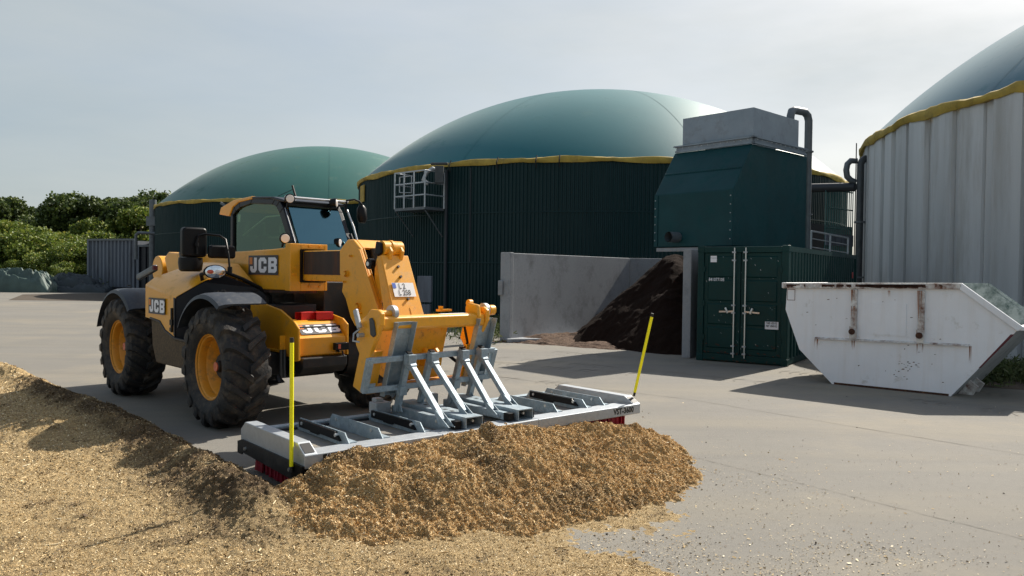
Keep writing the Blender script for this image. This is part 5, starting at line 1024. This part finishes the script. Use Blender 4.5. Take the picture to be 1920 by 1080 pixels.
# ================================================================== CHIP LAYER, WINDROW AND HEAP
ca, sa = math.cos(SWA), math.sin(SWA)
def tosw(x, y): dx, dy = x - SWO[0], y - SWO[1]; return ca * dx + sa * dy, -sa * dx + ca * dy
def sm(a, b, x): t = np.clip((x - a) / (b - a), 0, 1); return t * t * (3 - 2 * t)
def clods(x, y): 
    r = np.abs(fbm(x, y, .11, 31, 4, .62)); return .030 * (.5 - r) + .020 * fbm(x, y, .035, 41, 2, .6) + .022 * fbm(x, y, .35, 51, 3)
def h_layer(x, y):
    u, v = tosw(x, y); v = v + .10 * fbm(x, y, .8, 3, 3) + .075 * np.clip(-4 - u, 0, 9)
    far = sm(-1.72, -2.12, v)                          # swept edge on the inside
    base = np.maximum(.034 + .025 * sm(-3.4, -2.3, v) + .04 * fbm(x, y, 1.6, 5, 3) + .025 * fbm(x, y, .5, 15, 2), .016)
    ridge = (.105 + .05 * sm(-2.5, -.8, u)) * np.exp(-((v + 2.20) / .20) ** 2) * sm(1.0, -.2, u) * (1 + .6 * fbm(x, y, .5, 8, 3))
    h = far * base + ridge
    # front part: ahead of the sweeper, beyond the heap, fading out to the right
    front = sm(.9, 1.3, u) * sm(.5, -1.9, v + .55 * (u - 1.9) + .9 * fbm(x, y, .7, 25, 4)); h = np.maximum(h, front * (.034 + .03 * fbm(x, y, .9, 5, 3)))
    # tongue of bare pavement at the left
    gap = np.exp(-(((x + 3.6) / .5) ** 2 + ((y - 5.3) / .20) ** 2)); h = h - .035 * gap * (1 + 1.2 * fbm(x, y, .3, 77, 3))
    h = h + np.exp(-(((x + 4.55) / .45) ** 2 + ((y - 7.35) / .4) ** 2)) * .09
    c = clods(x, y); h = h - .012 + c * np.clip(.15 + h * 8, .2, 1.4)
    return h
def damp_shade_layer(x, y):
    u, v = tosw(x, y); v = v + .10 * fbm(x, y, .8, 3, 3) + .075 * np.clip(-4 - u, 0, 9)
    return np.clip(np.exp(-((v + 2.12) / (.30 + .16 * sm(-3, -.5, u))) ** 4) * sm(-7.5, -6.2, u) * sm(1.1, .3, u) * (1.0 + 1.2 * fbm(x, y, .35, 88, 3)), 0, 1) * .9 + .5 * np.clip(fbm(x, y, .22, 66, 4) * 2.5 - .55, 0, 1)  # ridge painted dark for its shaded face and damp, plus random darker patches
def damp_shade_heap(x, y):
    return np.clip(fbm(x, y, .40, 99, 4) * 2.4 - .42, 0, 1) * .7  # random dark patches painted for damp and the shading between clumps
def setattr_(o, val):
    a = o.data.attributes.new('damp_shade', 'FLOAT', 'POINT'); a.data.foreach_set('value', np.asarray(val, np.float32).ravel())
HV = ([-2.6, -2.25, -1.95, -1.6, -1.0, -.6, 0, .5, 1.16, 1.5, 1.75, 1.95, 2.2], [0, .06, .18, .29, .36, .35, .315, .28, .225, .175, .12, .04, -.05])
UV = ([-2.5, -1.9, -1.6, -1.0, -.5, .2, .8, 1.15, 1.5, 1.85, 2.1], [.9, 1.25, 1.4, 1.55, 1.68, 1.68, 1.50, 1.28, .95, .55, .2])
def h_heap(x, y):
    u, v = tosw(x, y); H = np.interp(v, *HV); U = np.interp(v, *UV)
    t = np.clip((u - .30) / np.maximum(U - .30, .05), -9, 3)
    fall = np.where(t < 0, 1 - .35 * np.clip(-t * 2.5, 0, 1) ** 1, 1 - t ** 1.15 if False else np.where(t < 1, 1 - np.abs(t) ** 1.25, -(t - 1) * 1.2))
    fall = np.where(H < 0, 1, fall); h = H * fall * sm(-.22, .10, u) - (1 - sm(-.22, .02, u)) * .2 * (u > -2)
    h = h + (.13 * fbm(x, y, .55, 61, 4) + .09 * np.abs(fbm(x, y, .26, 71, 3)) - .02) * np.clip(H * 4, 0, 1) * np.clip(1.2 - t, 0, 1) * sm(-.1, .25, u)
    h = h + .05 * np.sin(u * 10 + 3.2 * fbm(x, y, .9, 17, 3) + v * .8) * np.clip(H * 4, 0, 1) * sm(.2, .5, u) * np.clip(1.15 - t, 0, 1)
    return h + clods(x + 5, y) * 1.5 * np.clip(.4 + H * 3, 0, 1) - .012
# layer: fan shaped grid, fine near the camera
n1, n2 = 640, 860
yy = np.exp(np.linspace(math.log(3.0), math.log(14.5), n1))
rt = np.linspace(-.80, .52, n2); Yg, Rg = np.meshgrid(yy, rt, indexing='ij'); Xg = Yg * Rg
Zg = h_layer(Xg, Yg)
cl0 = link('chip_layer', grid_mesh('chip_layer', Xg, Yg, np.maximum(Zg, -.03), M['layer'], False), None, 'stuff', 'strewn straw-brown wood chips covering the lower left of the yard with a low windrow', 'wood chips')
setattr_(cl0, damp_shade_layer(Xg, Yg))
ug, vg = np.meshgrid(np.linspace(-.12, 1.85, 330), np.linspace(-2.45, 2.15, 640), indexing='ij')
Xh = SWO[0] + ca * ug - sa * vg; Yh = SWO[1] + sa * ug + ca * vg; Zh = h_heap(Xh, Yh)
ch0 = link('chip_heap', grid_mesh('chip_heap', Xh, Yh, np.maximum(Zh, -.05), M['layer2'], False), None, 'stuff', 'long rounded heap of brown wood chips pushed up against the sweeper', 'wood chips')
setattr_(ch0, damp_shade_heap(Xh, Yh)); rgn = np.random.default_rng(11)
def sample_fan(n, y0, y1, r0, r1):   # denser near the camera
    y = np.exp(rgn.uniform(math.log(y0), math.log(y1), n)); return y * rgn.uniform(r0, r1, n), y
x, y = sample_fan(560000, 3.0, 13, -.80, .52); z = h_layer(x, y); k = z > .002; x, y, z = x[k], y[k], z[k]
P = np.stack([x, y, z + .003], 1); sz = rgn.lognormal(math.log(.0066), .44, len(P)) * np.clip(y / 6, .8, 1.7)
k = rgn.random(len(P)) < damp_shade_layer(P[:, 0], P[:, 1]) * 1.1
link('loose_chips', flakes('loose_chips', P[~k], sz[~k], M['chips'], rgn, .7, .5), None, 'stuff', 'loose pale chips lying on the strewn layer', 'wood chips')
link('damp_shade_chips', flakes('damp_shade_chips', P[k], sz[k] * 1.3, M['chipsd'], rgn, .9, .5), None, 'stuff', 'chips coloured darker for shade and damp along the low windrow beside the wheels', 'wood chips')
u = rgn.uniform(-.05, 1.75, 380000); v = rgn.uniform(-2.4, 2.1, 380000); x = SWO[0] + ca * u - sa * v; y = SWO[1] + sa * u + ca * v
z = h_heap(x, y); k = (z > .01) & (z > h_layer(x, y)); x, y, z = x[k], y[k], z[k]
P = np.stack([x, y, z + .003], 1)
k = rgn.random(len(P)) < damp_shade_heap(P[:, 0], P[:, 1])
link('heap_chips', flakes('heap_chips', P[~k], rgn.lognormal(math.log(.0072), .42, (~k).sum()), M['chipsh'], rgn, .8, .5), None, 'stuff', 'loose pale chips lying on the pushed up heap', 'wood chips')
link('heap_damp_shade_chips', flakes('heap_damp_shade_chips', P[k], rgn.lognormal(math.log(.0072), .42, k.sum()), M['chipsd'], rgn, .8, .5), None, 'stuff', 'chips coloured darker for damp and clump shade in patches on the pushed up heap', 'wood chips')
x, y = sample_fan(450, 3.0, 9, -.75, .30); z = h_layer(x, y); k = z > .01; x, y, z = x[k], y[k], z[k]
st_ = MB()
for i in range(0, len(x)):
    a = rg.uniform(0, 3.14); l_ = rg.uniform(.012, .04); t_ = .0016; st_.hexa([(x[i] + su * l_ * math.cos(a) - sv * t_ * math.sin(a), y[i] + su * l_ * math.sin(a) + sv * t_ * math.cos(a), z[i] + dz) for dz in (.002, .006) for su, sv in ((-1, -1), (1, -1), (1, 1), (-1, 1))])
link('stalks', st_.mesh('stalks', M['chips']), None, 'stuff', 'short pale stalks lying among the wood chips', 'stalks')
# scatter on the pavement
def dens(x, y):
    u, v = tosw(x, y); d = np.exp(-((u - 2.3) / 1.1) ** 2) * np.exp(-np.clip(v + .2, 0, 9) / 1.2) * 1.2 + .6 * np.exp(-np.clip(np.hypot(x - 1.6, y - 6.0) - .2, 0, 9) / .35) + .35 * np.exp(-((y - 4.6 - .0 * x) / .9) ** 2) * (x > 0) + .05
    return d * (.25 + 1.6 * np.clip(fbm(x, y, .8, 91, 3) + .25, 0, 1))
x, y = sample_fan(110000, 2.8, 10, -.35, .72); k = rgn.random(len(x)) < dens(x, y) * .55; x, y = x[k], y[k]; k = (h_layer(x, y) < .0) & (h_heap(x, y) < 0); x, y = x[k], y[k]
P = np.stack([x, y, np.full(len(x), .006)], 1)
link('scattered_chips', flakes('scattered_chips', P, rgn.lognormal(math.log(.0068), .45, len(P)), M['crumbs'], rgn, .25, .5), None, 'stuff', 'fine scattered chips and crumbs on the bare pavement at the lower right', 'wood chips')
x, y = sample_fan(900, 3, 12, -.1, .7); P = np.stack([x, y, np.full(len(x), .007)], 1)
cl_ = MB()
for i in range(26):
    s_ = rg.uniform(.004, .010); cx_, cy_ = x[i], y[i]; V = [(cx_ + s_ * math.cos(q + .4 * rg.random()), cy_ + s_ * math.sin(q), .004) for q in (0, 1.3, 2.5, 3.8, 5)] + [(cx_, cy_, s_ * 1.2)]
    cl_.add(V, [(0, 1, 5), (1, 2, 5), (2, 3, 5), (3, 4, 5), (4, 0, 5)])
link('dark_clods', cl_.mesh('dark_clods', M['compost']), None, 'stuff', 'small dark clods dotted over the pavement', 'clods')
